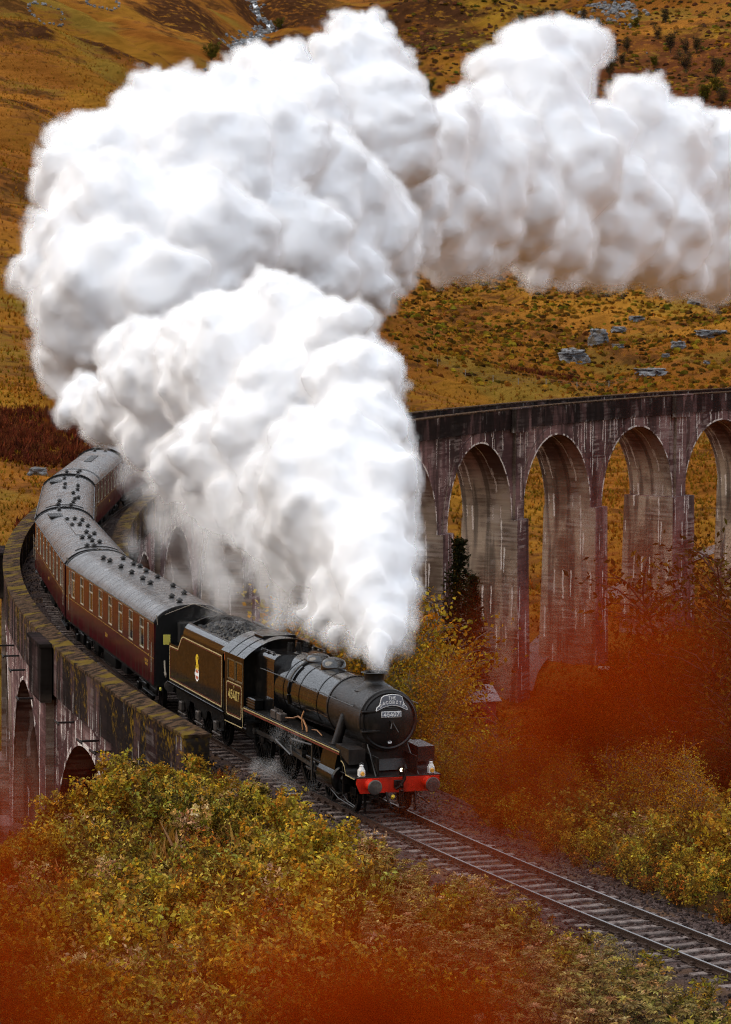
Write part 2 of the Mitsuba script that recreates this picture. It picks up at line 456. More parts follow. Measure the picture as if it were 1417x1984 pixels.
for k_, fn_ in (('concrete', concrete), ('mossy_concrete', mossy), ('coping_concrete', coping_col), ('limed_concrete', lime_edge), ('shaded_stained_concrete', stained)):
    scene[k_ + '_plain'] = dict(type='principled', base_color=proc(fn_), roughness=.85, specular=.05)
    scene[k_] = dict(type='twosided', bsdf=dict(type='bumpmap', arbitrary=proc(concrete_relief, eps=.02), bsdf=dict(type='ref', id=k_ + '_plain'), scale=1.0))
mat('iron', (.02, .017, .015), .6, metallic=.3)


def build_viaduct():
    V = thing('railway_viaduct', 'long curved concrete railway viaduct with tall round arches and stained piers', 'viaduct')
    zc = -1.95 - R_ARCH
    half = PITCH_ARCH / 2
    crowns = CROWN0 + PITCH_ARCH * np.arange(N_ARCH)
    th = np.linspace(0, np.pi, 41)
    for k, c in enumerate(crowns):
        bot = zc - .35
        arc = [(c + R_ARCH * math.cos(t), zc + R_ARCH * math.sin(t)) for t in th]
        poly = sg.Polygon([(c + half - .001, bot), (c + half - .001, -.95), (c - half + .001, -.95), (c - half + .001, bot), (c - R_ARCH, bot)] + arc[::-1] + [(c + R_ARCH, bot)])
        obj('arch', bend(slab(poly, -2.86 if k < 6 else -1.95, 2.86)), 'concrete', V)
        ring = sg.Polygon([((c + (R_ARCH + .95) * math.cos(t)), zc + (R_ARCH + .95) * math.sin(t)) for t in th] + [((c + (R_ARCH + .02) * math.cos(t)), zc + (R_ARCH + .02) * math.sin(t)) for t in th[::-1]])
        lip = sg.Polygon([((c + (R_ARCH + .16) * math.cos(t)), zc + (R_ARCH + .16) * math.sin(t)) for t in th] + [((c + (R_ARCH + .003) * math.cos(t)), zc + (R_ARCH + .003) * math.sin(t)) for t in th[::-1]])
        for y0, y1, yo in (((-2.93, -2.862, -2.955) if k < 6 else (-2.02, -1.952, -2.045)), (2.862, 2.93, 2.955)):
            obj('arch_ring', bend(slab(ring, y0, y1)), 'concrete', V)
            obj('arch_edge', bend(slab(lip, *sorted((yo, y0 if yo < 0 else y1)))), 'limed_concrete', V)
    wide = {1: 2.0, 13: 2.25}
    for k in range(N_ARCH + 1):
        c = CROWN0 - half + PITCH_ARCH * k
        hs = wide.get(k, 1.285)
        top = zc + rise(c) - .352
        if k == 0:
            continue
        ground = float(land(track(c, np.array([0., 2.5, -2.5])), False).min()) - 2.5
        rows = [(top + .35, 0), (top - 6, .1), (top - 12, .24), (ground, .24 + .02 * (top - 12 - ground))]
        pts, f = [], []
        yb = 3.55 if k < 6 else 2.12
        for z, g in rows:
            pts += [[c - hs - g * .35, -yb - g, z], [c + hs + g * .35, -yb - g, z], [c + hs + g * .35, 3.55 + g, z], [c - hs - g * .35, 3.55 + g, z]]
        for q in range(3):
            for i in range(4):
                j = (i + 1) % 4
                f.append([4 * q + i, 4 * q + j, 4 * q + 4 + j, 4 * q + 4 + i])
        f += [[0, 3, 2, 1], [12, 13, 14, 15]]
        m = TM(pts, f)
        v = np.asarray(m.vertices)
        m = trimesh.Trimesh(np.c_[track(v[:, 0], v[:, 1]), v[:, 2]], np.asarray(m.faces), process=False)
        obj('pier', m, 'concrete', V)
        if k % 2 == 1:   # a refuge and its pilaster at every second pier
            for sg_ in ((-1, 1) if k < 6 else (1,)):
                a, b = sorted((sg_ * 3.42, sg_ * 2.2))
                obj('refuge', bend(cat(sbox(c - 1.75, c + 1.75, *sorted((sg_ * 3.5, sg_ * 3.06)), -1.3, .83), sbox(c - 1.85, c + 1.85, *sorted((sg_ * 3.58, sg_ * 3.08)), .832, .97))), 'shaded_stained_concrete' if k < 6 else 'concrete', V)
                obj('pilaster', bend(sbox(c - 1.0, c + 1.0, *sorted((sg_ * 3.2, sg_ * 2.87)), zc, -1.302)), 'concrete', V)
    # parapets with their band, span by span, and the coping stones
    s_end = CROWN0 + PITCH_ARCH * (N_ARCH - 1) + half
    edges = [11.2, 21.3] + [CROWN0 - half + PITCH_ARCH * k for k in range(1, N_ARCH + 1)]
    for sg_ in (-1, 1):
        for a, b in zip(edges[:-1], edges[1:]):
            out = 3.1 if b < 22 else 3.02
            lo = -6.5 if b < 22 else -.98
            inn = 2.32
            if sg_ < 0 and a > 130:      # the deck is narrower on the far leg
                inn, out = 1.55, 2.1
            obj('parapet', bend(sbox(a + .004, b - .004, *sorted((sg_ * inn, sg_ * out)), lo, .84)), 'mossy_concrete', V)
            obj('coping', bend(sbox(a + .01, b - .01, *sorted((sg_ * (inn - .06), sg_ * (out + .05))), .842, .95)), 'coping_concrete', V)
    obj('deck', bend(sbox(17, 131.5, -2.3, 2.3, -.949, -.55)), 'concrete', V)
    obj('deck', bend(sbox(131.6, s_end, -1.54, 2.3, -.949, -.55)), 'concrete', V)
    obj('abutment', bend(sbox(14.5, CROWN0 - R_ARCH - .02, -2.84, 2.84, -16, -.96)), 'concrete', V)
    for s, z in ((22.2, -1.35), (24.6, -1.35), (29.3, -1.4), (41.0, -2.2), (44.4, -1.5), (48.5, -1.45), (52, -1.45)):
        obj('bracket', bend(cat(sbox(s - .04, s + .04, -3.55, -2.85, z, z + .07), sbox(s - .5, s + .5, -3.6, -3.55, z, z + .07))), 'iron', V)
    return V


build_viaduct()
# ---------------------------------------------------------------- the line: ballast, sleepers, rails
def ballast_col(p, n, uv):
    a, b, r = voronoi(p.x / .075, p.y / .075)
    c = mix(mi.Color3f(.022, .013, .011), mi.Color3f(.095, .06, .052), r)
    c = c * (.35 + .65 * smoothstep(0, .22, b - a))
    return mix(c, mi.Color3f(.10, .05, .02), smoothstep(.5, .7, fbm(p.x * .8, p.y * .8, 2)) * .6)


mat('ballast_mat', proc(ballast_col), .85, specular=.15)
for i_, c_ in enumerate(((.024, .014, .012), (.055, .034, .029), (.105, .072, .065))):
    mat(f'stone_{i_}', c_, .8, specular=.2)


def build_track():
    s = np.concatenate([np.arange(-90, -30, 1.0), np.arange(-30, 20, .25), np.arange(20, 140, .7)])
    y = np.array([-3.3, -2.7, -2.3, -1.9, -1.5, -1.0, -.5, 0, .5, 1.0, 1.5, 1.9, 2.3, 2.9, 4.6])
    zt = np.array([-.95, -.6, -.42, -.26, -.2, -.2, -.21, -.22, -.21, -.2, -.2, -.26, -.42, -.56, -.80])
    S, Y = np.meshgrid(s, y, indexing='ij')
    Z = np.broadcast_to(zt, S.shape).copy()
    on = S > 12
    Y = np.where(on, np.clip(Y, -2.33, 2.33), Y); Z = np.where(on, np.maximum(Z, -.42), Z)
    xy = track(S, Y)
    Z = Z + rise(S) + (meshkit.fbm(np.stack([xy[..., 0], xy[..., 1], S * 0], -1) * 3.2, 2, 2) - .5) * .11
    n, m = S.shape
    i = (np.arange(n - 1)[:, None] * m + np.arange(m - 1)[None]).ravel()
    obj('ballast_bed', TM(np.c_[xy.reshape(-1, 2), Z.ravel()], np.c_[i, i + m, i + m + 1, i + 1]), 'ballast_mat', smooth=True)
    tag('ballast_bed', 'brown stone ballast bed under the single track', kind='structure')
    # loose stones over the bed
    g = np.random.default_rng(5)
    base = trimesh.creation.icosahedron()
    for q in range(3):
        N = 5200
        ss = np.concatenate([g.uniform(-32, 12, int(N * .72)), g.uniform(12, 80, N - int(N * .72))])
        yy = np.where(ss < 12, np.clip(g.normal(.6, 2.0, N), -3.1, 4.3), g.uniform(-2.2, 2.2, N))
        zz = np.interp(yy, y, zt); zz = np.where(ss > 12, np.maximum(zz, -.42), zz) + rise(ss)
        v = np.asarray(base.vertices)
        sc = g.uniform(.028, .055, (N, 1, 1)) * g.uniform(.6, 1.3, (N, 1, 3))
        P = v[None] * sc * (1 + g.uniform(-.22, .22, (N, 12, 1)))
        xy = track(ss, yy)
        P = P + np.c_[xy, zz + .015][:, None]
        F = (np.asarray(base.faces)[None] + (np.arange(N) * 12)[:, None, None]).reshape(-1, 3)
        key = number('ballast_stones')
        scene[key] = mikit.ply(TM(P.reshape(-1, 3), F), f'stone_{q}')
        tag(key, ('dark', 'mid brown', 'pale grey')[q] + ' loose ballast stones scattered along the track bed', 'ballast', kind='stuff')
    L = thing('railway_track', 'single railway line of two bright rails on grey sleepers', 'track')
    prof = [(-.07, -.16), (.07, -.16), (.07, -.145), (.012, -.125), (.01, -.045), (.035, -.035), (.035, -.004), (.028, 0), (-.028, 0), (-.035, -.004), (-.035, -.035), (-.01, -.045), (-.012, -.125), (-.07, -.145)]
    ss = np.concatenate([np.arange(-90, -30, 2.0), np.arange(-30, 20, .8), np.arange(20, 140.1, 1.5)])
    for sg_ in (-.7525, .7525):
        v, f = [], []
        for q in ss:
            for a, b in prof:
                v.append([*track(q, sg_ + a), b + rise(q)])
        k = len(prof)
        for e in range(len(ss) - 1):
            for i in range(k):
                j = (i + 1) % k
                f.append([e * k + i, (e + 1) * k + i, (e + 1) * k + j, e * k + j])
        r = obj('rail', TM(v, f), 'rail_rust', L)
        v = [[*track(q, sg_ + a), .003 + rise(q)] for q in ss for a in (-.03, .03)]
        e = np.arange(len(ss) - 1) * 2
        obj('running_surface', TM(v, np.c_[e, e + 1, e + 3, e + 2][:, ::-1]), 'rail_steel', r)
    g = np.random.default_rng(8)
    sl = mikit.ply(bev(-.125, .125, -1.3, 1.3, -.13, 0, .015), 'sleeper_0'), mikit.ply(bev(-.125, .125, -1.3, 1.3, -.13, 0, .015), 'sleeper_1')
    chp = [mikit.ply(cat(bev(-.1, .1, yc - .17, yc + .17, 0, .035, .01), *[bev(-.05, .05, yc + o - .035, yc + o + .035, .03, .09, .01) for o in (-.1, .1)]), 'rail_rust') for yc in (-.7525, .7525)]
    for q in np.arange(-60, 100, .67):
        if len([1 for k in scene if k.startswith('railway_track__sleeper')]) > 480:
            break
        d = T(on_line(q + g.uniform(-.03, .03), g.uniform(-.04, .04), -.155 + rise(q) + g.uniform(-.015, .01), g.uniform(-.02, .02)))
        k = obj('sleeper', {**sl[int(g.random() < .4)]}, None, L, tw=d)
        if -34 < q < 8:
            for c in chp:
                obj('rail_chair', {**c}, None, k, tw=d)


def sleeper_col(base):
    def f(p, n, uv):
        return mix(mi.Color3f(*base), mi.Color3f(base[0] * .45, base[1] * .4, base[2] * .4), smoothstep(.4, .7, fbm(p.x * 6, p.y * 6, p.z * 6, 3)))
    return f


mat('sleeper_0', proc(sleeper_col((.20, .16, .145))), .8, specular=.3)
mat('sleeper_1', proc(sleeper_col((.13, .10, .09))), .8, specular=.3)
mat('rail_rust', (.04, .019, .011), .65, metallic=.2)
mat('rail_steel', (.36, .35, .35), .38, metallic=1.0)
build_track()
# ---------------------------------------------------------------- steam engine (x = forward, so a point q metres behind the buffers has x = -q)
def sooty(base, hi, k=5.0):
    def f(p, n, uv):
        g = fbm(p.x * k, p.y * k, p.z * k, 4)
        r = fbm(p.x * 9 + p.y * 9, p.z * 1.2, 3, 3)
        return mix(mi.Color3f(*base), mi.Color3f(*hi), smoothstep(.45, .8, g * .6 + r * .4))
    return f


def rough_var(a, b, k=4.0):
    return lambda p, n, uv: a + (b - a) * fbm(p.x * k, p.y * k, p.z * k, 3)


mat('gloss_black', proc(sooty((.003, .003, .0033), (.010, .009, .008))), proc(rough_var(.03, .2)), specular=.28, clearcoat=.12, clearcoat_gloss=.96)
mat('smokebox_black', proc(sooty((.007, .0055, .005), (.022, .015, .012))), .4, specular=.45)
mat('wet_black', proc(sooty((.003, .003, .0035), (.011, .010, .009))), proc(rough_var(.02, .14)), eta=1.75, clearcoat=.6, clearcoat_gloss=.97)
mat('frame_black', proc(sooty((.003, .0026, .0023), (.015, .010, .007), 7)), .45, specular=.25)
mat('wheel_black', proc(sooty((.003, .003, .003), (.016, .012, .009), 7)), .4, specular=.35)
mat('steel', (.10, .097, .094), .35, metallic=.9)
mat('bright_steel', (.5, .5, .5), .25, metallic=1.0)
mat('cream_line', (.44, .35, .17), .5)
mat('red_line', (.13, .018, .007), .5)
mat('number_yellow', (.45, .34, .10), .5)
mat('beam_red', proc(sooty((.58, .018, .004), (.34, .012, .004), 4)), .35, specular=.5)
mat('buffer_steel', proc(sooty((.06, .05, .045), (.15, .12, .10), 6)), .5, metallic=.3)
mat('lamp_white', (.78, .77, .74), .45)
mat('lamp_lens', (.85, .45, .08), .2)
mat('copper', (.36, .17, .07), .4, metallic=.8)
mat('plate_blue', (.16, .17, .20), .5)
mat('plate_white', (.85, .85, .84), .5)
mat('coal', proc(sooty((.004, .004, .0045), (.016, .016, .017), 12)), .35, specular=.5)
mat('badge_yellow', (.72, .48, .02), .5)
mat('badge_red', (.5, .12, .07), .5)
mat('orange_paint', (.55, .12, .02), .5)
scene['glass'] = dict(type='thindielectric')
mat('dark_inside', (.012, .011, .010), .8)


def pm(M):
    """Maker of parts under one vehicle's matrix."""
    def P(name, mesh, bsdf, parent, smooth=False, **k):
        return obj(name, mesh, bsdf, parent, smooth=smooth, tw=M, **k)
    return P


def half_ring(r0, r1, x0, x1, a0, a1, n=24, zc=0.0, yc=0.0):
    a = np.linspace(a0, a1, n)
    pts = [(yc + r1 * math.cos(t), zc + r1 * math.sin(t)) for t in a] + [(yc + r0 * math.cos(t), zc + r0 * math.sin(t)) for t in a[::-1]]
    return prism(pts, x0, x1, 'yz')


def spoked_wheel(r, n, w=.13, weight=False):
    """Wheel about the y axis."""
    rim = lathe([(r - .09, -w / 2), (r, -w / 2), (r, w * .28), (r + .03, w * .3), (r + .03, w / 2), (r - .09, w / 2), (r - .09, -w / 2)], axis='y', n=40)
    hub = cyl([0, -w * .6, 0], [0, w * .6, 0], r * .2, n=20)
    sp = [mv(hull([[x, y, z] for x in (-.03, .03) for y in (-.03, .03) for z in (r * .15,)] + [[x, y, z] for x in (-.022, .022) for y in (-.02, .02) for z in (r - .07,)]), ry=2 * math.pi * k / n) for k in range(n)]
    return rim, hub, sp


def text_on(text, h, depth=.006, bold=True):
    m = meshkit.text_mesh(text, h, depth, bold)
    v = np.array(m.vertices); v[:, 0] -= (v[:, 0].min() + v[:, 0].max()) / 2
    return trimesh.Trimesh(v, m.faces, process=False)


def face_side(m, x, y, z, squeeze=1.0):
    """Lettering laid on the engine's right side, to be read from the right."""
    v = np.array(m.vertices)
    return trimesh.Trimesh(np.c_[x + v[:, 0] * squeeze, y - v[:, 2], z + v[:, 1]], m.faces, process=False)


def face_front(m, x, y, z):
    v = np.array(m.vertices)
    return trimesh.Trimesh(np.c_[x + v[:, 2], y + v[:, 0], z + v[:, 1]], m.faces, process=False)


def loop_strip(pts, w, y, closed=True):
    """A flat painted line of width w along a closed path in xz, on the plane y."""
    g = sg.Polygon(pts) if closed else sg.LineString(pts)
    ring = g.exterior.buffer(w / 2, join_style=2) if closed else g.buffer(w / 2, cap_style=2, join_style=2)
    polys = list(getattr(ring, 'geoms', [ring]))
    return cat(*[prism(q, y - .004, y) for q in polys])


def rrect(x0, x1, z0, z1, r):
    return [p for p in sg.box(x0 + r, z0 + r, x1 - r, z1 - r).buffer(r, quad_segs=5).exterior.coords][:-1]


def build_engine():
    E = thing('steam_locomotive', 'black steam engine leading the train with red buffer beam and white headboard', 'steam engine')
    SC = 6.3
    M = on_line(SC) @ T().translate([SC, 0, 0])
    P = pm(M)
    Z = 2.73
    # smokebox and its door
    sb = P('smokebox', lathe([(.02, -4.05), (.90, -4.05), (.90, -1.42), (.885, -1.36), (.80, -1.33), (.02, -1.33)], (0, 0, Z), 'x', 56), 'smokebox_black', E, 35)
    P('band', half_ring(.895, .925, -4.12, -4.02, 0, 2 * math.pi, 56, Z), 'smokebox_black', sb, 35)
    door = P('smokebox_door', lathe([(.01, -1.12), (.25, -1.13), (.5, -1.18), (.68, -1.25), (.745, -1.30), (.775, -1.325), (.775, -1.36)][::-1], (0, 0, Z), 'x', 56), 'smokebox_black', E, 40)
    P('rim', lathe([(.76, -1.30), (.80, -1.27), (.84, -1.30), (.84, -1.35), (.76, -1.35), (.76, -1.30)], (0, 0, Z), 'x', 56), 'smokebox_black', door, 30)
    for z in (3.02, 2.45):
        P('hinge', cat(bev(-1.33, -1.16, -.86, -.30, z - .03, z + .03, .01), cyl([-1.27, -.83, z - .07], [-1.27, -.83, z + .07], .035)), 'smokebox_black', door)
    P('handle', cat(cyl([-1.12, 0, Z], [-1.0, 0, Z], .05), tube([[-1.02, 0, Z], [-.98, .17, Z - .3]], .016), tube([[-1.04, 0, Z], [-1.0, -.05, Z - .2]], .016)), 'steel', door)
    P('handrail', tube([[-1.12, a, 3.13] for a in np.linspace(-.42, .42, 7)], .014), 'steel', door)
    # headboard, number plate, shed badge
    hb = sg.Polygon([(-.46, 3.06), (-.44, 3.14), (-.36, 3.20), (-.30, 3.42)] + [(-.22, 3.47), (0, 3.50), (.22, 3.47)] + [(.30, 3.42), (.36, 3.20), (.44, 3.14), (.46, 3.06)] + [(.30, 3.14), (.15, 3.19), (0, 3.21), (-.15, 3.19), (-.30, 3.14)])
    H = P('headboard', prism(hb.buffer(.018), -1.10, -1.075, 'yz'), 'plate_white', E)
    P('panel', prism(hb, -1.076, -1.069, 'yz'), 'plate_blue', H)
    P('lettering', face_front(text_on('THE', .085, .008), -1.07, 0, 3.365), 'plate_white', H)
    for k, ch in enumerate('JACOBITE'):
        yk = (k - 3.5) * .098
        t = text_on(ch, .088, .008)
        m = mv(t, rz=-yk * .62)
        P('lettering', face_front(m, -1.07, yk, 3.245 - .5 * yk * yk - (.03 if abs(yk) > .3 else 0)), 'plate_white', H)
    N = P('number_plate', bev(-1.13, -1.105, -.30, .30, 2.84, 3.02, .008), 'plate_white', E)
    P('panel', box(-1.106, -1.098, -.28, .28, 2.856, 3.004), 'plate_blue', N)
    P('lettering', face_front(text_on('45407', .11, .008), -1.1, 0, 2.876), 'plate_white', N)
    B = P('shed_badge', prism(sg.Point(0, 2.20).buffer(.085).union(sg.Polygon([(-.07, 2.2), (.07, 2.2), (.05, 2.08), (-.05, 2.08)])), -1.24, -1.215, 'yz'), 'plate_white', E)
    P('emblem', cat(prism(sg.Polygon([(-.045, 2.24), (0, 2.205), (.045, 2.24), (.03, 2.17), (.035, 2.13), (-.035, 2.13), (-.03, 2.17)]), -1.216, -1.206, 'yz')), 'plate_blue', B)
    # chimney
    P('chimney', lathe([(.01, 3.80), (.27, 3.82), (.36, 3.90), (.385, 3.93), (.385, 3.955), (.345, 3.97), (.31, 3.955), (.30, 3.92), (.285, 3.80), (.285, 3.72), (.31, 3.66), (.40, 3.6), (.52, 3.53), (.6, 3.45)][4:][::-1] + [(.26, 3.955), (.25, 3.4)], (-2.55, 0, 0), 'z', 40), 'smokebox_black', E, 40)
    # boiler, tapering up to the firebox, with bands
    bo = P('boiler', lathe([(.02, -9.3), (.985, -9.3), (.985, -8.9), (.90, -4.06), (.02, -4.06)], (0, 0, Z), 'x', 64), 'wet_black', E, 30)
    for q in (5.0, 6.55, 7.95):
        r = .90 + (.985 - .90) * (q - 4.06) / 4.84
        P('band', half_ring(r - .005, r + .012, -q - .035, -q + .035, -.6, math.pi + .6, 48, Z), 'gloss_black', bo, 30)
    # Belpaire firebox: flat shoulders rising out of the boiler
    sec = lambda hw, zt, r: [(y, z) for y, z in (list(sg.box(-hw + r, 1.9, hw - r, zt - r).buffer(r, quad_segs=7).exterior.coords)[:-1])]
    a, b = sec(.99, 3.70, .26), sec(.93, 3.64, .22)
    fb = hull([(-8.75, y, z) for y, z in a] + [(-11.1, y, z) for y, z in b])
    F = P('firebox', fb, 'wet_black', E, 28)
    P('firebox_rail', cat(*[bev(-10.4, -9.2, sy * .83 - .03, sy * .83 + .03, 3.70, 3.735, .01) for sy in (-1, 1)]), 'gloss_black', F)
    for q in (9.25, 9.8, 10.35):
        P('washout_plug', cat(cyl([-q, -.80, 3.64], [-q, -.86, 3.70], .05, n=10), cyl([-q, .80, 3.64], [-q, .86, 3.70], .05, n=10)), 'steel', F)
    for sy in (-.14, .14):
        P('safety_valve', lathe([(.09, 3.66), (.09, 3.80), (.075, 3.84), (.075, 3.93), (.05, 3.94)], (-9.75, sy, 0), 'z', 14), 'frame_black', F, 40)
    P('whistle', cyl([-10.6, .35, 3.68], [-10.6, .35, 3.9], .03, n=10), 'copper', F)
    # dome and top feed
    dome = trimesh.creation.icosphere(3)
    v = np.array(dome.vertices) * [.46, .40, .38]
    v[:, 2] = np.where(v[:, 2] > .2, .2 + (v[:, 2] - .2) * .75, v[:, 2])
    P('dome', trimesh.Trimesh(v + [-6.05, 0, 3.62], dome.faces, process=False), 'wet_black', E, True)
    v = np.array(dome.vertices) * [.42, .40, .24]
    tf = P('top_feed', trimesh.Trimesh(v + [-7.45, 0, 3.66], dome.faces, process=False), 'wet_black', E, True)
    for sy in (-1, 1):
        t = np.linspace(math.pi / 2 - .30, -.35, 18)
        r = .98
        pts = [(-7.4, sy * r * math.cos(q), Z + r * math.sin(q)) for q in t]
        P('feed_pipe', cat(tube(pts, .05, 8), half_ring(.93, 1.0, -7.66, -7.2, *( (math.pi - .95, math.pi - .35) if sy < 0 else (.35, .95)), 10, Z)), 'gloss_black', tf, 40)
    # handrails, ejector pipe, outside steam pipes
    for sy in (-1, 1):
        pts = [(-q, sy * (.99 + .05 * max(0, q - 4) / 5), 3.14 + .02 * (q > 4)) for q in np.linspace(1.55, 9.9, 14)]
        P('handrail', cat(tube(pts, .016), *[cyl([-q, sy * .80, 3.12], [-q, sy * 1.0, 3.145], .012, n=6) for q in (2.0, 3.6, 5.3, 7.0, 8.6, 9.8)]), 'steel', E, 40)
        P('steam_pipe', cat(cyl([-2.75, sy * .82, 2.72], [-2.82, sy * 1.06, 1.84], .13, .15, 18), cyl([-2.82, sy * 1.06, 1.86], [-2.82, sy * 1.06, 1.90], .22, n=18)), 'smokebox_black', E, 40)
    P('ejector_pipe', tube([(-q, .99 + .03 * (q > 5), 2.95) for q in np.linspace(2.2, 10.5, 8)], .045, 8), 'gloss_black', E, 40)
    P('saddle', hull([(-1.5, y, 2.05) for y in (-.72, .72)] + [(-3.9, y, 2.05) for y in (-.72, .72)] + [(-1.5, y, 1.3) for y in (-.5, .5)] + [(-3.9, y, 1.3) for y in (-.5, .5)]), 'smokebox_black', E)
    # footplating
    for sy in (-1, 1):
        y0, y1 = sorted((sy * .62, sy * 1.32))
        rp = P('running_plate', cat(bev(-10.75, -1.78, y0, y1, 1.82, 1.86, .01)), 'frame_black', E)
        P('valance', bev(-10.75, -1.78, *sorted((sy * 1.295, sy * 1.315)), 1.70, 1.819, .004), 'gloss_black', rp)
        P('lining', cat(box(-10.75, -1.80, *sorted((sy * 1.316, sy * 1.3215)), 1.715, 1.765)), 'red_line', rp)
        P('lining', cat(box(-10.75, -1.80, *sorted((sy * 1.316, sy * 1.322)), 1.79, 1.822)), 'cream_line', rp)
        # the drop at the front, down to the beam
        a = np.linspace(0, 1, 12)
        top = [(-1.78 + .04, 1.86), (-1.72, 1.80)] + [(-1.66 + .38 * math.sin(t * math.pi / 2) * 1.0, 1.60 - .34 * (1 - math.cos(t * math.pi / 2))) for t in a] + [(-.5, 1.25)]
        low = [(x - .02, z - .05) for x, z in top[::-1]]
        P('drop_plate', prism(top + low, *sorted((sy * .62, sy * 1.31))), 'smokebox_black', rp, 30)
        P('lining', prism([(x + .002, z - .012) for x, z in top[2:]] + [(x - .02, z - .04) for x, z in top[:1:-1]], *sorted((sy * 1.311, sy * 1.316))), 'cream_line', rp)
        P('piston_cover', hull([(-2.15, y, z) for y in (sy * .8, sy * 1.3) for z in (1.862, 2.0)] + [(-1.05, y, z) for y in (sy * .8, sy * 1.3) for z in (1.55, 1.98)]), 'smokebox_black', E)
        P('front_stay', tube([(-1.42, sy * .60, 2.05), (-1.0, sy * .62, 1.62), (-.58, sy * .64, 1.26)], .022, 6), 'steel', E)
        # cylinder with its valve chest
        C = P('cylinder', cat(lathe([(.02, -3.32), (.36, -3.32), (.40, -3.28), (.40, -1.98), (.36, -1.92), (.15, -1.90), (.12, -1.84), (.02, -1.84)], (0, sy * 1.10, .98), 'x', 30), hull([(-x, sy * y, z) for x in (2.0, 3.26) for y, z in ((.7, .9), (1.42, 1.0), (1.36, 1.45), (1.28, 1.78), (.7, 1.8))])), 'gloss_black', E, 30)
        P('piston_valve', lathe([(.02, -3.5), (.19, -3.5), (.19, -1.85), (.15, -1.78), (.02, -1.76)], (0, sy * 1.0, 1.52), 'x', 22), 'frame_black', C, 35)
        P('drain_pipe', cat(tube([(-2.0, sy * 1.15, .6), (-1.6, sy * 1.13, .42), (-1.0, sy * 1.1, .36)], .02), tube([(-3.2, sy * 1.15, .6), (-2.2, sy * 1.18, .40), (-1.0, sy * 1.14, .33)], .02)), 'steel', C)
        # motion
        P('slide_bar', cat(bev(-5.2, -3.32, *sorted((sy * 1.04, sy * 1.16)), 1.12, 1.19, .01), bev(-5.2, -3.32, *sorted((sy * 1.04, sy * 1.16)), .79, .86, .01)), 'steel', E)
        P('crosshead', bev(-4.75, -4.35, *sorted((sy * 1.03, sy * 1.18)), .865, 1.115, .02), 'steel', E)
        P('piston_rod', cyl([-4.4, sy * 1.10, .98], [-3.3, sy * 1.10, .98], .045), 'bright_steel', E)
        ang = .9 if sy < 0 else .9 + math.pi / 2
        crank = np.array([-7.86 + .33 * math.cos(ang), .914 + .33 * math.sin(ang)])
        P('connecting_rod', hull([(-4.55, sy * y, .98 + d) for y in (1.17, 1.22) for d in (-.05, .05)] + [(crank[0], sy * y, crank[1] + d) for y in (1.17, 1.22) for d in (-.075, .075)]), 'steel', E)
        dx, dz = .33 * math.cos(ang), .33 * math.sin(ang)
        P('coupling_rod', cat(*[hull([(-a + dx, sy * y, .914 + dz + d) for y in (1.08, 1.14) for d in (-.06, .06)] + [(-b + dx, sy * y, .914 + dz + d) for y in (1.08, 1.14) for d in (-.06, .06)]) for a, b in ((5.73, 7.86), (7.86, 10.3))], *[cyl([-q + dx, sy * 1.05, .914 + dz], [-q + dx, sy * 1.2, .914 + dz], .1) for q in (5.73, 7.86, 10.3)]), 'steel', E)
        P('valve_gear', cat(hull([(-4.5, sy * y, z) for y in (1.2, 1.24) for z in (.55, 1.62)] + [(-4.4, sy * y, z) for y in (1.2, 1.24) for z in (.55, 1.62)]), tube([(-4.45, sy * 1.22, 1.6), (-6.3, sy * 1.22, 1.5)], .035), tube([(-6.35, sy * 1.2, 1.75), (-6.4, sy * 1.2, 1.3), (-6.3, sy * 1.2, 1.0)], .05), tube([(-6.3, sy * 1.25, 1.02), (crank[0], sy * 1.27, crank[1] + .1)], .04)), 'steel', E)
        # wheels
        for q in (5.73, 7.86, 10.3):
            rim, hub, sp = spoked_wheel(.884, 19)
            wk = P('driving_wheel', mv(rim, -q, sy * .76, .914), 'wheel_black', E, 30)
            P('hub', mv(hub, -q, sy * .78, .914), 'wheel_black', wk)
            for m in sp:
                P('spoke', mv(m, -q, sy * .77, .914), 'wheel_black', wk)
            P('balance_weight', prism([(-q + .78 * math.cos(t), .914 + .78 * math.sin(t)) for t in np.linspace(ang + math.pi - .5, ang + math.pi + .5, 12)], *sorted((sy * .72, sy * .83))), 'wheel_black', wk)
        for q in (2.05, 4.03):
            rim, hub, sp = spoked_wheel(.475, 10, .12)
            wk = P('bogie_wheel', mv(rim, -q, sy * .76, .505), 'wheel_black', E, 30)
            P('hub', mv(hub, -q, sy * .78, .505), 'wheel_black', wk)
            for m in sp:
                P('spoke', mv(m, -q, sy * .77, .505), 'wheel_black', wk)
        P('main_frame', bev(-12.7, -.55, *sorted((sy * .56, sy * .60)), .62, 1.8, .01), 'frame_black', E)
        P('bogie_frame', cat(bev(-4.6, -1.45, *sorted((sy * .9, sy * .95)), .55, .80, .02), bev(-3.3, -2.75, *sorted((sy * .88, sy * .98)), .35, .6, .02)), 'frame_black', E)
        P('guard_iron', cat(hull([(-1.2, sy * y, .75) for y in (.72, .80)] + [(-1.15, sy * y, .12) for y in (.72, .80)] + [(-1.12, sy * y, .75) for y in (.72, .80)])), 'frame_black', E)
        P('step', cat(bev(-2.0, -1.55, *sorted((sy * 1.22, sy * 1.4)), .62, .65, .005), box(-1.62, -1.58, *sorted((sy * 1.24, sy * 1.28)), .65, 1.6), box(-1.97, -1.93, *sorted((sy * 1.24, sy * 1.28)), .65, 1.0)), 'frame_black', E)
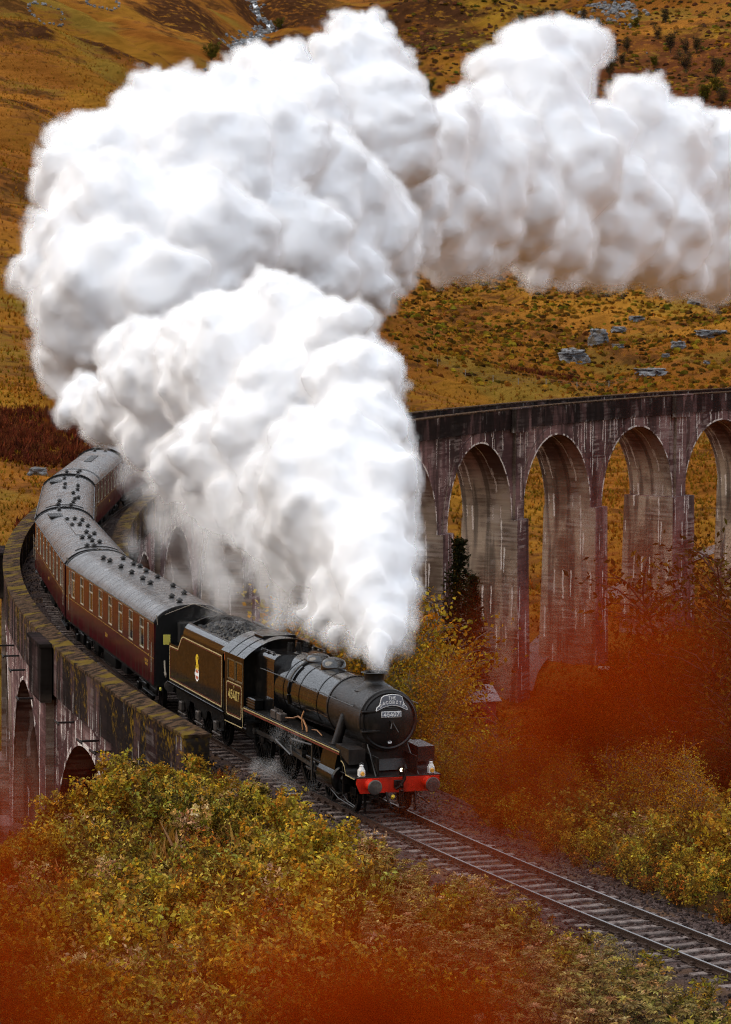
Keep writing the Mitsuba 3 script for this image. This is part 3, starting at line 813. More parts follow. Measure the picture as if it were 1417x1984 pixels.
        # fittings on the footplate
        P('lubricator', cat(bev(-8.3, -7.85, *sorted((sy * 1.02, sy * 1.25)), 1.862, 2.12, .02), bev(-7.75, -7.35, *sorted((sy * 1.02, sy * 1.25)), 1.862, 2.1, .02), *[cyl([-8.2 + .12 * k, sy * 1.14, 2.1], [-8.2 + .12 * k, sy * 1.14, 2.19], .02, n=8) for k in range(7)]), 'buffer_steel', E)
        P('sandbox', cat(bev(-10.5, -9.75, *sorted((sy * .98, sy * 1.28)), 1.862, 2.2, .03)), 'gloss_black', E)
        for k in range(3):
            P('footstep', box(-10.60, -9.72, *sorted((sy * 1.283, sy * 1.292)), 1.93 + .085 * k, 1.955 + .085 * k), 'steel', E)
        P('reach_pipe', tube([(-7.2, sy * 1.12, 2.0), (-6.6, sy * 1.08, 2.08), (-6.1, sy * 1.1, 2.2), (-5.6, sy * 1.1, 2.16), (-5.25, sy * 1.12, 1.98), (-5.2, sy * 1.13, 1.87)], .03, 6), 'copper', E, 40)
        P('injector_pipe', cat(tube([(-5.6, sy * 1.12, 1.87), (-5.7, sy * 1.12, 2.25), (-5.7, sy * 1.05, 2.42)], .028, 6), tube([(-4.2, sy * 1.0, 1.9), (-4.6, sy * 1.02, 2.0), (-5.1, sy * 1.0, 1.95)], .02, 6)), 'copper', E, 40)
    # buffer beam and what hangs on it
    bb = P('buffer_beam', prism([(-1.25, 1.235), (1.25, 1.235), (1.25, 1.06), (1.13, .80), (-1.13, .80), (-1.25, 1.06)], -.56, -.50, 'yz'), 'beam_red', E)
    P('rivets', cat(*[mv(trimesh.creation.icosphere(1), -.50, y, z, s=.017) for y in np.linspace(-1.2, 1.2, 25) for z in (1.21,)] + [mv(trimesh.creation.icosphere(1), -.50, y, 1.14, s=.017) for y in np.linspace(-1.2, 1.2, 13)] + [mv(trimesh.creation.icosphere(1), -.50, y, .83, s=.017) for y in np.linspace(-1.05, 1.05, 16)]), 'beam_red', bb, True, kind='stuff')
    P('front_platform', cat(bev(-1.75, -.5, -1.30, 1.30, 1.238, 1.262, .005), hull([(-1.6, y, 1.75) for y in (-.58, .58)] + [(-1.3, y, 1.30) for y in (-.58, .58)] + [(-1.7, y, 1.265) for y in (-.58, .58)])), 'smokebox_black', E)
    for sy in (-1, 1):
        b = P('buffer', lathe([(.02, -.5), (.17, -.5), (.165, -.44), (.135, -.36), (.13, -.16), (.02, -.16)], (0, sy * .87, 1.05), 'x', 24), 'beam_red', E, 35)
        P('head', lathe([(.02, -.22), (.075, -.22), (.075, -.08), (.20, -.07), (.215, -.04), (.19, -.01), (.1, .0), (.01, .005)], (0, sy * .87, 1.05), 'x', 32), 'buffer_steel', b, 35)
    P('drawhook', cat(bev(-.5, -.42, -.14, .14, .92, 1.16, .02), tube([(-.45, 0, 1.04), (-.3, 0, 1.06), (-.2, 0, 1.02), (-.2, 0, .9), (-.27, 0, .86)], .035, 8)), 'frame_black', E, 40)
    P('screw_coupling', cat(tube([(-.25, -.05, .93), (-.22, -.06, .6), (-.24, -.05, .45)], .02), tube([(-.25, .05, .93), (-.22, .06, .6), (-.24, .05, .45)], .02), cyl([-.23, 0, .8], [-.23, 0, .5], .03), bev(-.28, -.18, -.12, .12, .38, .44, .02)), 'frame_black', E, 40)
    P('vacuum_pipe', cat(tube([(-.42, .12, .8), (-.42, .12, 1.45), (-.40, .13, 1.56), (-.33, .14, 1.58), (-.27, .14, 1.5), (-.26, .10, 1.2), (-.3, -.02, 1.0), (-.36, -.12, .92)], .04, 8)), 'frame_black', E, 40)
    P('heating_hose', cat(tube([(-.45, -.38, .82), (-.36, -.36, .62), (-.30, -.3, .42), (-.3, -.2, .36)], .035, 8), tube([(-.45, .5, .82), (-.36, .48, .55), (-.34, .42, .38)], .03, 8)), 'frame_black', E, 40)
    P('hose_cap', cyl([-.42, -.2, .66], [-.36, -.2, .72], .05), 'badge_yellow', E)
    hl = P('electric_headlight', cat(cyl([-.62, .10, 1.43], [-.50, .10, 1.43], .085, n=20), box(-.62, -.56, .07, .13, 1.262, 1.36)), 'frame_black', E)
    d = mikit.ply(cyl([-.499, .10, 1.43], [-.49, .10, 1.43], .055, n=20), 'plate_white')
    scene[number(hl + '__lens')] = {**d, 'to_world': M, 'emitter': dict(type='area', radiance={'type': 'rgb', 'value': [2.6, 2.1, 1.3]})}
    # cab
    hw = 1.325
    sheet = [(-12.7, 1.12), (-10.95, 1.12)] + [(-10.95 + .18 * math.sin(t), 1.30 - .18 * math.cos(t)) for t in np.linspace(0, math.pi / 2, 6)][1:] + [(-10.77, 1.82), (-10.77, 3.34), (-12.7, 3.34)]
    sheet = sg.Polygon(sheet).difference(sg.box(-12.42, 2.52, -11.66, 3.18)).difference(sg.box(-11.58, 2.52, -10.86, 3.18))
    cab = number(E + '__cab')
    for sy in (-1, 1):
        P('side_sheet', prism(sheet, *sorted((sy * hw, sy * (hw - .03)))), 'gloss_black', cab)
    y = np.linspace(-1, 1, 33)
    zr = 3.34 + .60 * (1 - np.abs(y) ** 2.2)
    spec = [(-hw, 2.0)] + [(a * hw, b) for a, b in zip(y, zr)] + [(hw, 2.0)]
    P('front_sheet', prism(spec, -10.80, -10.772, 'yz'), 'gloss_black', cab)
    roof = [(a * (hw + .05), b + .03) for a, b in zip(y, zr)] + [(a * (hw + .05), b) for a, b in zip(y[::-1], zr[::-1])]
    R_ = P('roof', prism(roof, -12.95, -10.55, 'yz'), 'wet_black', cab, 20)
    for q in (11.3, 12.1):
        P('roof_rib', prism([(a * (hw + .052), b + .045) for a, b in zip(y, zr)] + [(a * (hw + .052), b + .031) for a, b in zip(y[::-1], zr[::-1])], -q - .025, -q + .025, 'yz'), 'gloss_black', R_, 20)
    P('rain_strip', tube([(x, -1.0 - .0, 3.34 + .60 * (1 - (1.0 / hw) ** 2.2) + .04) for x in np.linspace(-12.9, -10.6, 4)], .018), 'gloss_black', R_)
    P('roof_hatch', bev(-12.1, -11.2, -.55, .55, 3.90, 3.985, .02), 'gloss_black', R_)
    P('floor', box(-12.7, -10.8, -1.29, 1.29, 1.3, 1.36), 'dark_inside', cab)
    P('backhead', box(-11.2, -10.81, -.8, .8, 1.37, 3.3), 'dark_inside', cab)
    for sy in (-1, 1):
        for x0, x1 in ((-11.58, -10.86), (-12.42, -11.66)):
            wdw = P('window', cat(*[box(a, b, *sorted((sy * (hw + .006), sy * (hw - .036))), c, d) for a, b, c, d in ((x0, x1, 2.52, 2.56), (x0, x1, 3.14, 3.18), (x0, x0 + .035, 2.56, 3.14), (x1 - .035, x1, 2.56, 3.14))]), 'cab_wood', cab)
            P('pane', TM([[x0 + .035, sy * (hw - .015), 2.56], [x1 - .035, sy * (hw - .015), 2.56], [x1 - .035, sy * (hw - .015), 3.14], [x0 + .035, sy * (hw - .015), 3.14]], [[0, 1, 2], [0, 2, 3]]), 'glass', wdw)
        ln = rrect(-12.5, -10.98, 1.40, 2.44, .1)
        P('lining', loop_strip(ln, .035, sy * hw - (0 if sy < 0 else -.004)), 'cream_line', cab)
        P('lining', loop_strip(rrect(-12.45, -11.03, 1.45, 2.39, .07), .02, sy * hw - (0 if sy < 0 else -.004)), 'red_line', cab)
        edge = [(-12.68, 1.15), (-10.95, 1.15)] + [(-10.95 + .15 * math.sin(t), 1.30 - .15 * math.cos(t)) for t in np.linspace(0, math.pi / 2, 6)][1:] + [(-10.80, 1.80)]
        P('lining', loop_strip(edge, .03, sy * hw - (0 if sy < 0 else -.004), closed=False), 'cream_line', cab)
    P('running_number', face_side(text_on('45407', .29, .006), -11.74, -hw - .001, 1.93, .92), 'number_yellow', cab)
    P('power_class', face_side(text_on('5', .09, .006), -11.74, -hw - .001, 2.29), 'number_yellow', cab)
    P('handrail', cat(*[cyl([x, sy * (hw + .06), 1.5], [x, sy * (hw + .06), 2.5], .014, n=6) for sy in (-1, 1) for x in (-12.62,)]), 'steel', cab)
    P('orange_flag', cat(bev(-12.86, -12.80, -1.30, -1.22, 3.02, 3.30, .02)), 'orange_paint', cab)
    # white oil lamps on the beam
    for yl, lab in ((-1.05, 'white oil lamp with amber lens above the buffer nearest the bushes'), (1.05, 'white oil lamp with amber lens above the far buffer, half behind blurred leaves')):
        L = thing('oil_lamp', lab, 'lamp', 'white lamps on the buffer beam')
        lb = P('body', cat(bev(-.76, -.58, yl - .09, yl + .09, 1.265, 1.47, .02)), 'lamp_white', L)
        P('chimney_cap', lathe([(.085, 1.47), (.07, 1.52), (.05, 1.54), (.05, 1.57), (.062, 1.585), (.02, 1.61)], (-.67, yl, 0), 'z', 16), 'lamp_white', L, 40)
        P('handle', tube([(-.67, yl - .06, 1.52), (-.67, yl - .07, 1.62), (-.67, yl, 1.67), (-.67, yl + .07, 1.62), (-.67, yl + .06, 1.52)], .008), 'steel', L)
        P('lens', cyl([-.585, yl, 1.36], [-.535, yl, 1.36], .062, .055, 18), 'lamp_lens', L)
    return E


mat('cab_wood', (.10, .07, .03), .5)
build_engine()


def build_tender():
    t = thing('engine_tender', 'black lined tender with lion and wheel badge and heaped coal behind the engine', 'tender')
    SC = 16.6
    M = on_line(SC) @ T().translate([SC, 0, 0])
    P = pm(M)
    hw = 1.325
    side = [(-20.15, 1.38), (-13.1, 1.38), (-13.1, 3.22), (-18.2, 3.22), (-18.42, 3.16), (-18.62, 2.98), (-18.85, 2.76), (-19.05, 2.70), (-20.15, 2.70)]
    for sy in (-1, 1):
        sp = P('side_sheet', prism(side, *sorted((sy * hw, sy * (hw - .03)))), 'gloss_black', t)
        a = np.linspace(0, 1, 10)
        prof = [(sy * (hw - .0 - .30 * (1 - math.cos(q * 1.25))), 3.221 + .38 * math.sin(q * 1.25)) for q in a]
        prof2 = [(y - sy * .03, z - .02) for y, z in prof[::-1]]
        P('shoulder', prism(prof + prof2, -18.2, -12.75, 'yz'), 'wet_black', t, 30)
        P('shoulder_edge', tube([(x, prof[-1][0], prof[-1][1]) for x in np.linspace(-18.2, -12.75, 5)], .028), 'gloss_black', t, 40)
        out = [(-20.05, 1.48), (-13.25, 1.48), (-13.25, 3.12), (-18.22, 3.12), (-18.46, 3.04), (-18.70, 2.82), (-18.92, 2.62), (-20.05, 2.60)]
        P('lining', loop_strip(out, .04, sy * hw - (0 if sy < 0 else -.004)), 'cream_line', sp)
        inn = list(sg.Polygon(out).buffer(-.05, join_style=2).exterior.coords)[:-1]
        P('lining', loop_strip(inn, .02, sy * hw - (0 if sy < 0 else -.004)), 'red_line', sp)
        P('frame', cat(prism(sg.Polygon([(-20.2, .95), (-20.2, 1.30), (-12.95, 1.30), (-12.95, .95), (-13.6, .95), (-13.9, .62), (-15.3, .62), (-15.6, .95), (-16.0, .95), (-16.2, .62), (-17.6, .62), (-17.8, .95), (-18.3, .95), (-18.5, .62), (-19.8, .62)]), *sorted((sy * 1.02, sy * 1.06)))), 'frame_black', t)
        P('footboard', bev(-20.3, -12.9, *sorted((sy * .9, sy * 1.36)), 1.302, 1.376, .01), 'gloss_black', t)
        for q in (14.6, 16.9, 19.15):
            rim, hub, spk = spoked_wheel(.62, 12, .12)
            wk = P('wheel', mv(rim, -q, sy * .76, .65), 'wheel_black', t, 30)
            P('hub', mv(hub, -q, sy * .78, .65), 'wheel_black', wk)
            for m in spk:
                P('spoke', mv(m, -q, sy * .77, .65), 'wheel_black', wk)
            P('axlebox', cat(bev(-q - .17, -q + .17, *sorted((sy * 1.06, sy * 1.2)), .50, .82, .03), bev(-q - .5, -q + .5, *sorted((sy * 1.07, sy * 1.15)), .36, .44, .02)), 'buffer_steel', t)
        P('step', cat(bev(-13.6, -13.1, *sorted((sy * 1.2, sy * 1.38)), .70, .73, .005), box(-13.15, -13.11, *sorted((sy * 1.24, sy * 1.28)), .73, 1.3)), 'frame_black', t)
        b = P('buffer', lathe([(.02, 0), (.16, 0), (.13, -.1), (.12, -.36), (.2, -.38), (.2, -.42), (.02, -.43)], (-20.2, sy * .87, 1.05), 'x', 20), 'frame_black', t, 35)
    P('front_plate', prism([(-hw + .03, 1.38), (hw - .03, 1.38), (hw - .03, 3.2), (hw - .25, 3.58), (-hw + .25, 3.58), (-hw + .03, 3.2)], -13.15, -13.1, 'yz'), 'gloss_black', t)
    P('tank_top', cat(box(-20.12, -18.5, -hw + .03, hw - .03, 2.62, 2.66), box(-20.15, -20.11, -hw + .03, hw - .03, 1.38, 2.70)), 'gloss_black', t)
    yy = np.linspace(-1, 1, 25)
    P('coal_plate', prism([(-1.03, 2.67)] + [(y * 1.03, 3.57 + .26 * (1 - y * y)) for y in yy] + [(1.03, 2.67)], -18.25, -18.2, 'yz'), 'gloss_black', t, 20)
    P('filler', cat(cyl([-19.3, 0, 2.66], [-19.3, 0, 2.95], .3, n=20)), 'gloss_black', t)
    P('ladder', cat(*[cyl([-20.2, -.85, z], [-20.2, -.5, z], .012, n=6) for z in (1.5, 1.8, 2.1, 2.4)], *[cyl([-20.2, y, 1.3], [-20.2, y, 2.9], .014, n=6) for y in (-.85, -.5)]), 'steel', t)
    P('rear_rail', cat(cyl([-20.22, -1.28, 1.6], [-20.22, -1.28, 2.5], .016, n=6)), 'steel', t)
    # badge: a lion astride a wheel
    bx, bz = -16.35, 2.28
    lion = sg.Polygon([(-.16, .05), (-.10, .12), (-.13, .22), (-.16, .33), (-.10, .42), (.02, .44), (.12, .40), (.14, .31), (.09, .27), (.11, .18), (.17, .10), (.18, .02), (.10, -.02), (-.10, -.02)])
    lion = lion.difference(sg.Polygon([(-.03, .34), (.05, .36), (.05, .30), (-.02, .28)])).difference(sg.Polygon([(-.06, .06), (0, .16), (.05, .06)]))
    pl = lambda g, d: prism(shapely.affinity.translate(shapely.affinity.scale(g, 1.2, 1.15, origin=(0, 0)), bx, bz), -hw - d - .003, -hw - d)
    bd = P('lion_badge', pl(lion, .001), 'badge_yellow', t)
    wheel = sg.Point(0, -.15).buffer(.2, quad_segs=10)
    P('wheel_rim', pl(wheel.difference(sg.Point(0, -.15).buffer(.15)), .001), 'plate_white', bd)
    P('wheel_disc', pl(sg.Point(0, -.15).buffer(.148), .001), 'badge_red', bd)
    P('wheel_band', pl(sg.box(-.22, -.19, .22, -.10), .005), 'plate_white', bd)
    # coal
    c = thing('coal_heap', 'heap of black lump coal filling the tender bunker', 'coal', kind='stuff')
    g = np.random.default_rng(3)
    base = trimesh.creation.icosahedron(); N = 2600
    x = g.uniform(-18.1, -13.3, N); y = g.uniform(-1.0, 1.0, N)
    z = 3.32 + .42 * (1 - np.abs(y) ** 1.6) * np.clip(1.15 - np.abs(x + 15.6) / 3.4, .35, 1) + g.uniform(-.07, .07, N)
    sc = g.uniform(.05, .13, (N, 1, 1)) * g.uniform(.6, 1.2, (N, 1, 3))
    Pn = np.asarray(base.vertices)[None] * sc * (1 + g.uniform(-.25, .25, (N, 12, 1))) + np.stack([x, y, z], -1)[:, None]
    gx, gy = np.meshgrid(np.linspace(-18.15, -13.2, 20), np.linspace(-1.02, 1.02, 12), indexing='ij')
    gz = 3.25 + .42 * (1 - np.abs(gy) ** 1.6) * np.clip(1.15 - np.abs(gx + 15.6) / 3.4, .35, 1)
    i = (np.arange(19)[:, None] * 12 + np.arange(11)[None]).ravel()
    P('lumps', cat(TM(Pn.reshape(-1, 3), (np.asarray(base.faces)[None] + (np.arange(N) * 12)[:, None, None]).reshape(-1, 3)), TM(np.stack([gx, gy, gz], -1).reshape(-1, 3), np.c_[i, i + 12, i + 13, i + 1])), 'coal', c)


build_tender()
# ---------------------------------------------------------------- carriages
def maroon(p, n, uv):
    g = fbm(p.x * 2, p.y * 2, p.z * 5, 3)
    c = mix(mi.Color3f(.052, .004, .007), mi.Color3f(.038, .005, .006), smoothstep(.3, .7, g))
    return mix(c, mi.Color3f(.045, .028, .02), smoothstep(.55, .75, fbm(p.x * 6 + p.y * 6, p.z * .8, 2, 3)) * (1 - smoothstep(1.1, 1.9, p.z)) * .8)


def roof_col(p, n, uv):
    g = fbm(p.x * 1.2, p.y * 1.2, p.z, 4)
    st = fbm(p.x * 5, p.y * 5, p.z * .5, 3)
    return mix(mi.Color3f(.055, .056, .06), mi.Color3f(.115, .116, .12), smoothstep(.3, .7, g * .6 + st * .4))


mat('maroon_paint', proc(maroon), .2, specular=.35, clearcoat=.25, clearcoat_gloss=.93)
mat('roof_grey', proc(roof_col), proc(rough_var(.16, .42, 1.5)), specular=.8)
mat('roof_edge', (.018, .018, .019), .4)
mat('end_black', (.005, .005, .005), .5, specular=.3)
mat('vent_black', (.008, .008, .008), .5)
mat('gold_line', (.33, .17, .018), .5)
mat('window_steel', (.30, .26, .20), .45)


def curtain(p, n, uv):
    g = fbm(p.x * 2.2 + p.y * 2.2, p.z * 1.2, 7, 3)
    c = mix(mi.Color3f(.44, .47, .38), mi.Color3f(.13, .16, .12), smoothstep(.38, .62, g))
    fold = noise((p.x + p.y) * 16, 3, 1)
    c = c * (.75 + .4 * fold)
    return mix(c, mi.Color3f(.62, .50, .22), smoothstep(.64, .74, fbm(p.x * 5 + p.y * 5, p.z * 4, 9, 2)) * .5)


mat('curtain', proc(curtain), .8)
mat('window_dark', (.012, .012, .013), .15, specular=.6)
mat('sign_yellow', (.62, .55, .10), .5)


def roof_profile(o=0.0):
    y = np.linspace(-1, 1, 37)
    z = 3.20 + .60 * (1 - np.abs(y) ** 2.6) ** .8
    return [(a * (1.375 + o), b + o) for a, b in zip(y, z)]


def build_carriage(front, vents, label, kind):
    """A bogie carriage whose front end stands `front` metres back along the line."""
    c = thing('railway_carriage', label, 'carriage', 'maroon carriages of the train')
    Lb, hw = 19.85, 1.375
    SC = front + Lb / 2
    M = on_line(SC, 0, float(rise(SC))) @ T().translate([Lb / 2, 0, 0])
    P = pm(M)
    # body sides with real window openings
    wx = [2.35 + 2.235 * k for k in range(8)]
    holes = [(x - .42, x + .42, 2.07, 3.13) for x in wx] + [(.92, 1.24, 2.15, 3.1), (18.75, 19.05, 2.15, 3.1)]
    poly = sg.Polygon([(-Lb, 1.05), (0, 1.05), (0, 3.21), (-Lb, 3.21)])
    for a, b, z0, z1 in holes:
        poly = poly.difference(sg.box(-b, z0, -a, z1))
    for sy in (-1, 1):
        sd = P('side', prism(poly, *sorted((sy * hw, sy * (hw - .06)))), 'maroon_paint', c)
        for z0, z1, m in ((1.965, 1.985, 'gold_line'), (1.985, 2.0, 'end_black'), (3.185, 3.20, 'gold_line')):
            P('lining', box(-Lb, 0, *sorted((sy * hw + sy * .0005, sy * (hw + .004))), z0, z1), m, sd)
        for a, b, z0, z1 in holes:
            wide = b - a > .5
            x0, x1 = -b, -a
            y0, y1 = sorted((sy * (hw + .008), sy * (hw - .05)))
            t = .03
            zs = 2.78
            w = P('window', cat(box(x0, x1, y0, y1, z0, z0 + t), box(x0, x1, y0, y1, z1 - t, z1), box(x0, x0 + t, y0, y1, z0 + t, z1 - t), box(x1 - t, x1, y0, y1, z0 + t, z1 - t), *([box(x0 + t, x1 - t, y0, y1, zs - .02, zs + .02)] if wide else [])), 'window_steel', c)
            pane = lambda za, zb, yy: TM([[x0 + t, yy, za], [x1 - t, yy, za], [x1 - t, yy, zb], [x0 + t, yy, zb]], [[0, 1, 2], [0, 2, 3]])
            P('pane', pane(z0 + t, zs if wide else z1 - t, sy * (hw - .02)), 'glass', w)
            P('curtain', pane(z0 + t, zs if wide else z1 - t, sy * (hw - .14)), 'curtain', w)
            if wide:
                P('ventilator_pane', pane(zs + .02, z1 - t, sy * (hw - .025)), 'window_dark', w)
        for x in (.62, 19.3):
            d = P('door', loop_strip(rrect(-x - .36, -x + .36, 1.12, 3.12, .06), .014, sy * hw - (0 if sy < 0 else -.004)), 'end_black', c)
            P('handle', cat(bev(-x - .30, -x - .24, *sorted((sy * (hw + .004), sy * (hw + .04))), 1.95, 2.03, .01)), 'gold_line', d)
            P('grab_rail', cyl([-x + .42, sy * (hw + .05), 1.5], [-x + .42, sy * (hw + .05), 2.5], .014, n=6), 'window_steel', d)
        P('gutter', bev(-Lb, 0, *sorted((sy * (hw - .01), sy * (hw + .035))), 3.212, 3.25, .01), 'roof_edge', c)
        P('solebar', bev(-Lb + .1, -.1, *sorted((sy * 1.16, sy * 1.24)), .86, 1.045, .01), 'end_black', c)
        P('running_number', face_side(text_on('35' + kind, .13, .005, True), -9.9, -hw - .001, 1.52) if sy < 0 else mv(face_side(text_on('35' + kind, .13, .005, True), 0, 0, 0), -9.9, hw + .003, 1.52, rz=math.pi), 'gold_line', sd)
        if sy < 0 and front < 30:
            P('class_panel', cat(face_side(text_on('WEST COAST', .085, .005), -1.42, -hw - .001, 1.70, .85), face_side(text_on('RAILWAYS', .085, .005), -1.42, -hw - .001, 1.57, .85)), 'gold_line', sd)
        for xb in (2.9, 16.9):
            bg = P('bogie', cat(bev(-xb - 1.7, -xb + 1.7, *sorted((sy * 1.0, sy * 1.08)), .48, .72, .03), bev(-xb - .35, -xb + .35, *sorted((sy * 1.08, sy * 1.2)), .36, .78, .03), *[bev(-xb + o - .16, -xb + o + .16, *sorted((sy * 1.06, sy * 1.2)), .32, .62, .03) for o in (-1.3, 1.3)]), 'frame_black', c)
            for o in (-1.3, 1.3):
                P('wheel', lathe([(.06, -.06), (.40, -.06), (.455, -.06), (.46, .03), (.49, .04), (.49, .07), (.06, .07)], (-xb + o, sy * .76, .49), 'y', 26), 'wheel_black', bg, 35)
        P('battery_box', cat(bev(-11.6, -8.9, *sorted((sy * .95, sy * 1.2)), .42, .85, .03), bev(-7.9, -6.8, *sorted((sy * .9, sy * 1.15)), .5, .85, .03), bev(-14.2, -13.2, *sorted((sy * .9, sy * 1.15)), .5, .85, .03)), 'frame_black', c)
        P('footboard', bev(-2.3, -.2, *sorted((sy * 1.22, sy * 1.36)), .62, .66, .01), 'end_black', c)
        for e in (0, -Lb):
            dr_ = 1 if e == 0 else -1
            P('buffer', lathe([(.02, 0), (.14, 0), (.10, .12), (.09, .30), (.19, .32), (.19, .36), (.02, .37)] if dr_ > 0 else [(.02, 0), (.14, 0), (.10, -.12), (.09, -.30), (.19, -.32), (.19, -.36), (.02, -.37)], (e, sy * .87, 1.05), 'x', 18), 'buffer_steel', c, 35)
    P('floor', box(-Lb + .02, -.02, -1.3, 1.3, 1.0, 1.045), 'end_black', c)
    P('inner_partition', box(-Lb + .5, -.5, -.05, .05, 1.05, 3.3), 'dark_inside', c)
    # roof with ribs and ventilators
    pr = roof_profile()
    R_ = P('roof', prism(pr + [(a, b - .05) for a, b in pr[::-1]], -Lb, 0, 'yz'), 'roof_grey', c, 20)
    po = roof_profile(.004)
    for k in range(1, 26):
        x = -Lb * k / 26
        P('roof_seam', prism(po + pr[::-1], x - .011, x + .011, 'yz'), 'roof_grey', R_, 20)
    for x0, x1 in ((-.10, .02), (-Lb - .02, -Lb + .10)):
        pe = roof_profile(.022)
        P('end_band', prism(pe + roof_profile(-.04)[::-1], x0, x1, 'yz'), 'roof_edge', R_, 20)
    vm = cat(lathe([(.16, 0), (.16, .02), (.10, .04), (.10, .10), (.165, .10), (.15, .15), (.06, .21), (.01, .24)], n=14))
    for x, y in vents:
        zt = 3.20 + .60 * (1 - abs(y / 1.375) ** 2.6) ** .8
        P('roof_vent', mv(vm, -x, y, zt - .01, s=.76), 'vent_black', R_, 30)
    if kind in ('407', '612'):
        y = np.linspace(-.9, .9, 13)
        z = 3.20 + .60 * (1 - np.abs(y / 1.375) ** 2.6) ** .8
        P('filler_pipe', tube(np.c_[np.full(13, -.9), y, z + .03], .022), 'vent_black', R_)
        P('hatch', bev(-13.5, -6.5, -.42, -.08, 3.78, 3.815, .01), 'roof_grey', R_)
        P('tank_cover', bev(-17.5, -15.8, -.95, -.30, 3.70, 3.80, .02), 'vent_black', R_)
    if kind == '518':
        P('roof_duct', bev(-14.5, -9.5, -.05, .35, 3.78, 3.83, .01), 'vent_black', R_)
        P('duct_band', prism(roof_profile(.012) + pr[::-1], -3.9, -3.3, 'yz'), 'vent_black', R_, 20)
    for e, d_ in ((0, 1), (-Lb, -1)):
        en = P('end', prism([(-hw, 1.0), (hw, 1.0)] + roof_profile(-.03)[::-1], *sorted((e - d_ * .04, e + d_ * .0)), 'yz'), 'end_black', c)
        P('gangway', cat(bev(*sorted((e + d_ * .001, e + d_ * .30)), -.55, .55, 1.15, 3.25, .05)), 'dark_inside', en)
        P('handrail', cat(tube([(e + d_ * .06, -1.0, 3.5), (e + d_ * .07, 0, 3.86), (e + d_ * .06, 1.0, 3.5)], .012), cyl([e + d_ * .05, -1.25, 3.15], [e + d_ * .1, -1.30, 3.5], .015, n=6)), 'window_steel' if front < 30 else 'vent_black', en)
        if d_ > 0:
            P('warning_flash', box(e + .001, e + .01, -1.05, -.80, 2.45, 2.80), 'sign_yellow', en)
            P('jumper_cable', tube([(.02, -1.0, 1.9), (.2, -1.02, 1.6), (.28, -1.0, 1.45), (.2, -.98, 1.35), (.03, -1.0, 1.5)], .03), 'window_steel', en)
            P('yellow_cock', cat(cyl([.05, -1.15, .95], [.3, -1.2, .93], .04, n=8)), 'sign_yellow', en)
    return c


V1 = [(16.4, -.42), (15.2, -.36), (12.9, -.31), (10.7, -.28), (8.5, -.25), (6.9, -.25), (16.0, .3), (13.9, .35), (13.1, .46), (11.2, .36), (9.0, .4), (5.9, .4), (2.4, -.3), (.95, -.3), (3.4, .33)]
V2 = [(13.6, -.32), (13.8, .04), (13.3, .34), (10.8, -.3), (11.0, .06), (10.3, .36), (7.2, .06), (6.6, .35), (4.8, -.3), (4.9, .02), (3.3, 0), (2.7, .26), (1.2, -.38), (1.0, -.1), (19.0, -.3)]
V3 = [(17.6, -.2), (19.3, .45), (13.6, -.12), (13.1, .54), (11.2, -.12), (10.6, .54), (7.9, .35), (5.6, .62), (4.5, .46), (2.4, .4), (.5, .3), (2.9, -.26), (.8, -.3)]
V4 = [(.7, -.2), (.9, .4), (2.0, .4), (18.6, -.2), (18.9, .4)]
FRONT = 21.45
for k_, (v_, lab_, kd_) in enumerate((
        (V1, 'maroon carriage coupled right behind the tender, first of the train', '029'), (V2, 'second maroon carriage behind the engine, on the bend beside the mossy parapet', '612'),
        (V3, 'third carriage with a duct and ventilators along its grey roof', '407'), (V4, 'fourth carriage with a dark hatch band across its grey roof', '518'),
        (V2, 'fifth carriage, disappearing into the steam behind', '333'))):
    build_carriage(FRONT + 20.25 * k_, v_, lab_, kd_)
# ---------------------------------------------------------------- plants
def leaf_bsdf(key, trans=.5):
    scene[key] = dict(type='principledthin', base_color={'type': 'mesh_attribute', 'name': 'vertex_color'}, roughness=.7, diff_trans=trans, spec_trans=0.0, eta=1.12)


leaf_bsdf('leaf')
mat('stem_brown', (.045, .028, .018), .8)
mat('birch_stem', (.16, .125, .105), .7)


def leaves(pos, nrm, size, cols, g, ratio=1.9, fold=.25):
    """One folded four-cornered leaf at each position; cols is one colour per leaf."""
    N = len(pos)
    nrm = nrm / (np.linalg.norm(nrm, axis=1, keepdims=True) + 1e-9)
    t = g.normal(size=(N, 3)); t -= (t * nrm).sum(1, keepdims=True) * nrm; t /= np.linalg.norm(t, axis=1, keepdims=True) + 1e-9
    b = np.cross(nrm, t)
    s = np.broadcast_to(np.asarray(size), (N,))[:, None]
    v = np.stack([pos, pos + t * s * .5 + b * s * .5 / ratio + nrm * s * fold * .3, pos + t * s, pos + t * s * .5 - b * s * .5 / ratio + nrm * s * fold * .3], 1).reshape(-1, 3)
    i = np.arange(N)[:, None] * 4
    f = np.concatenate([i + [0, 1, 2], i + [0, 2, 3]], 0)
    return v, f, np.repeat(cols, 4, 0)


def palette(cols, N, g, jit=.25, tone=None):
    c = np.array(cols)[g.integers(0, len(cols), N)]
    k = 1 + jit * g.normal(size=(N, 1))
    return np.clip(c * np.clip(k, .35, 1.8) * (1 + .12 * g.normal(size=(N, 3))), .002, .9)


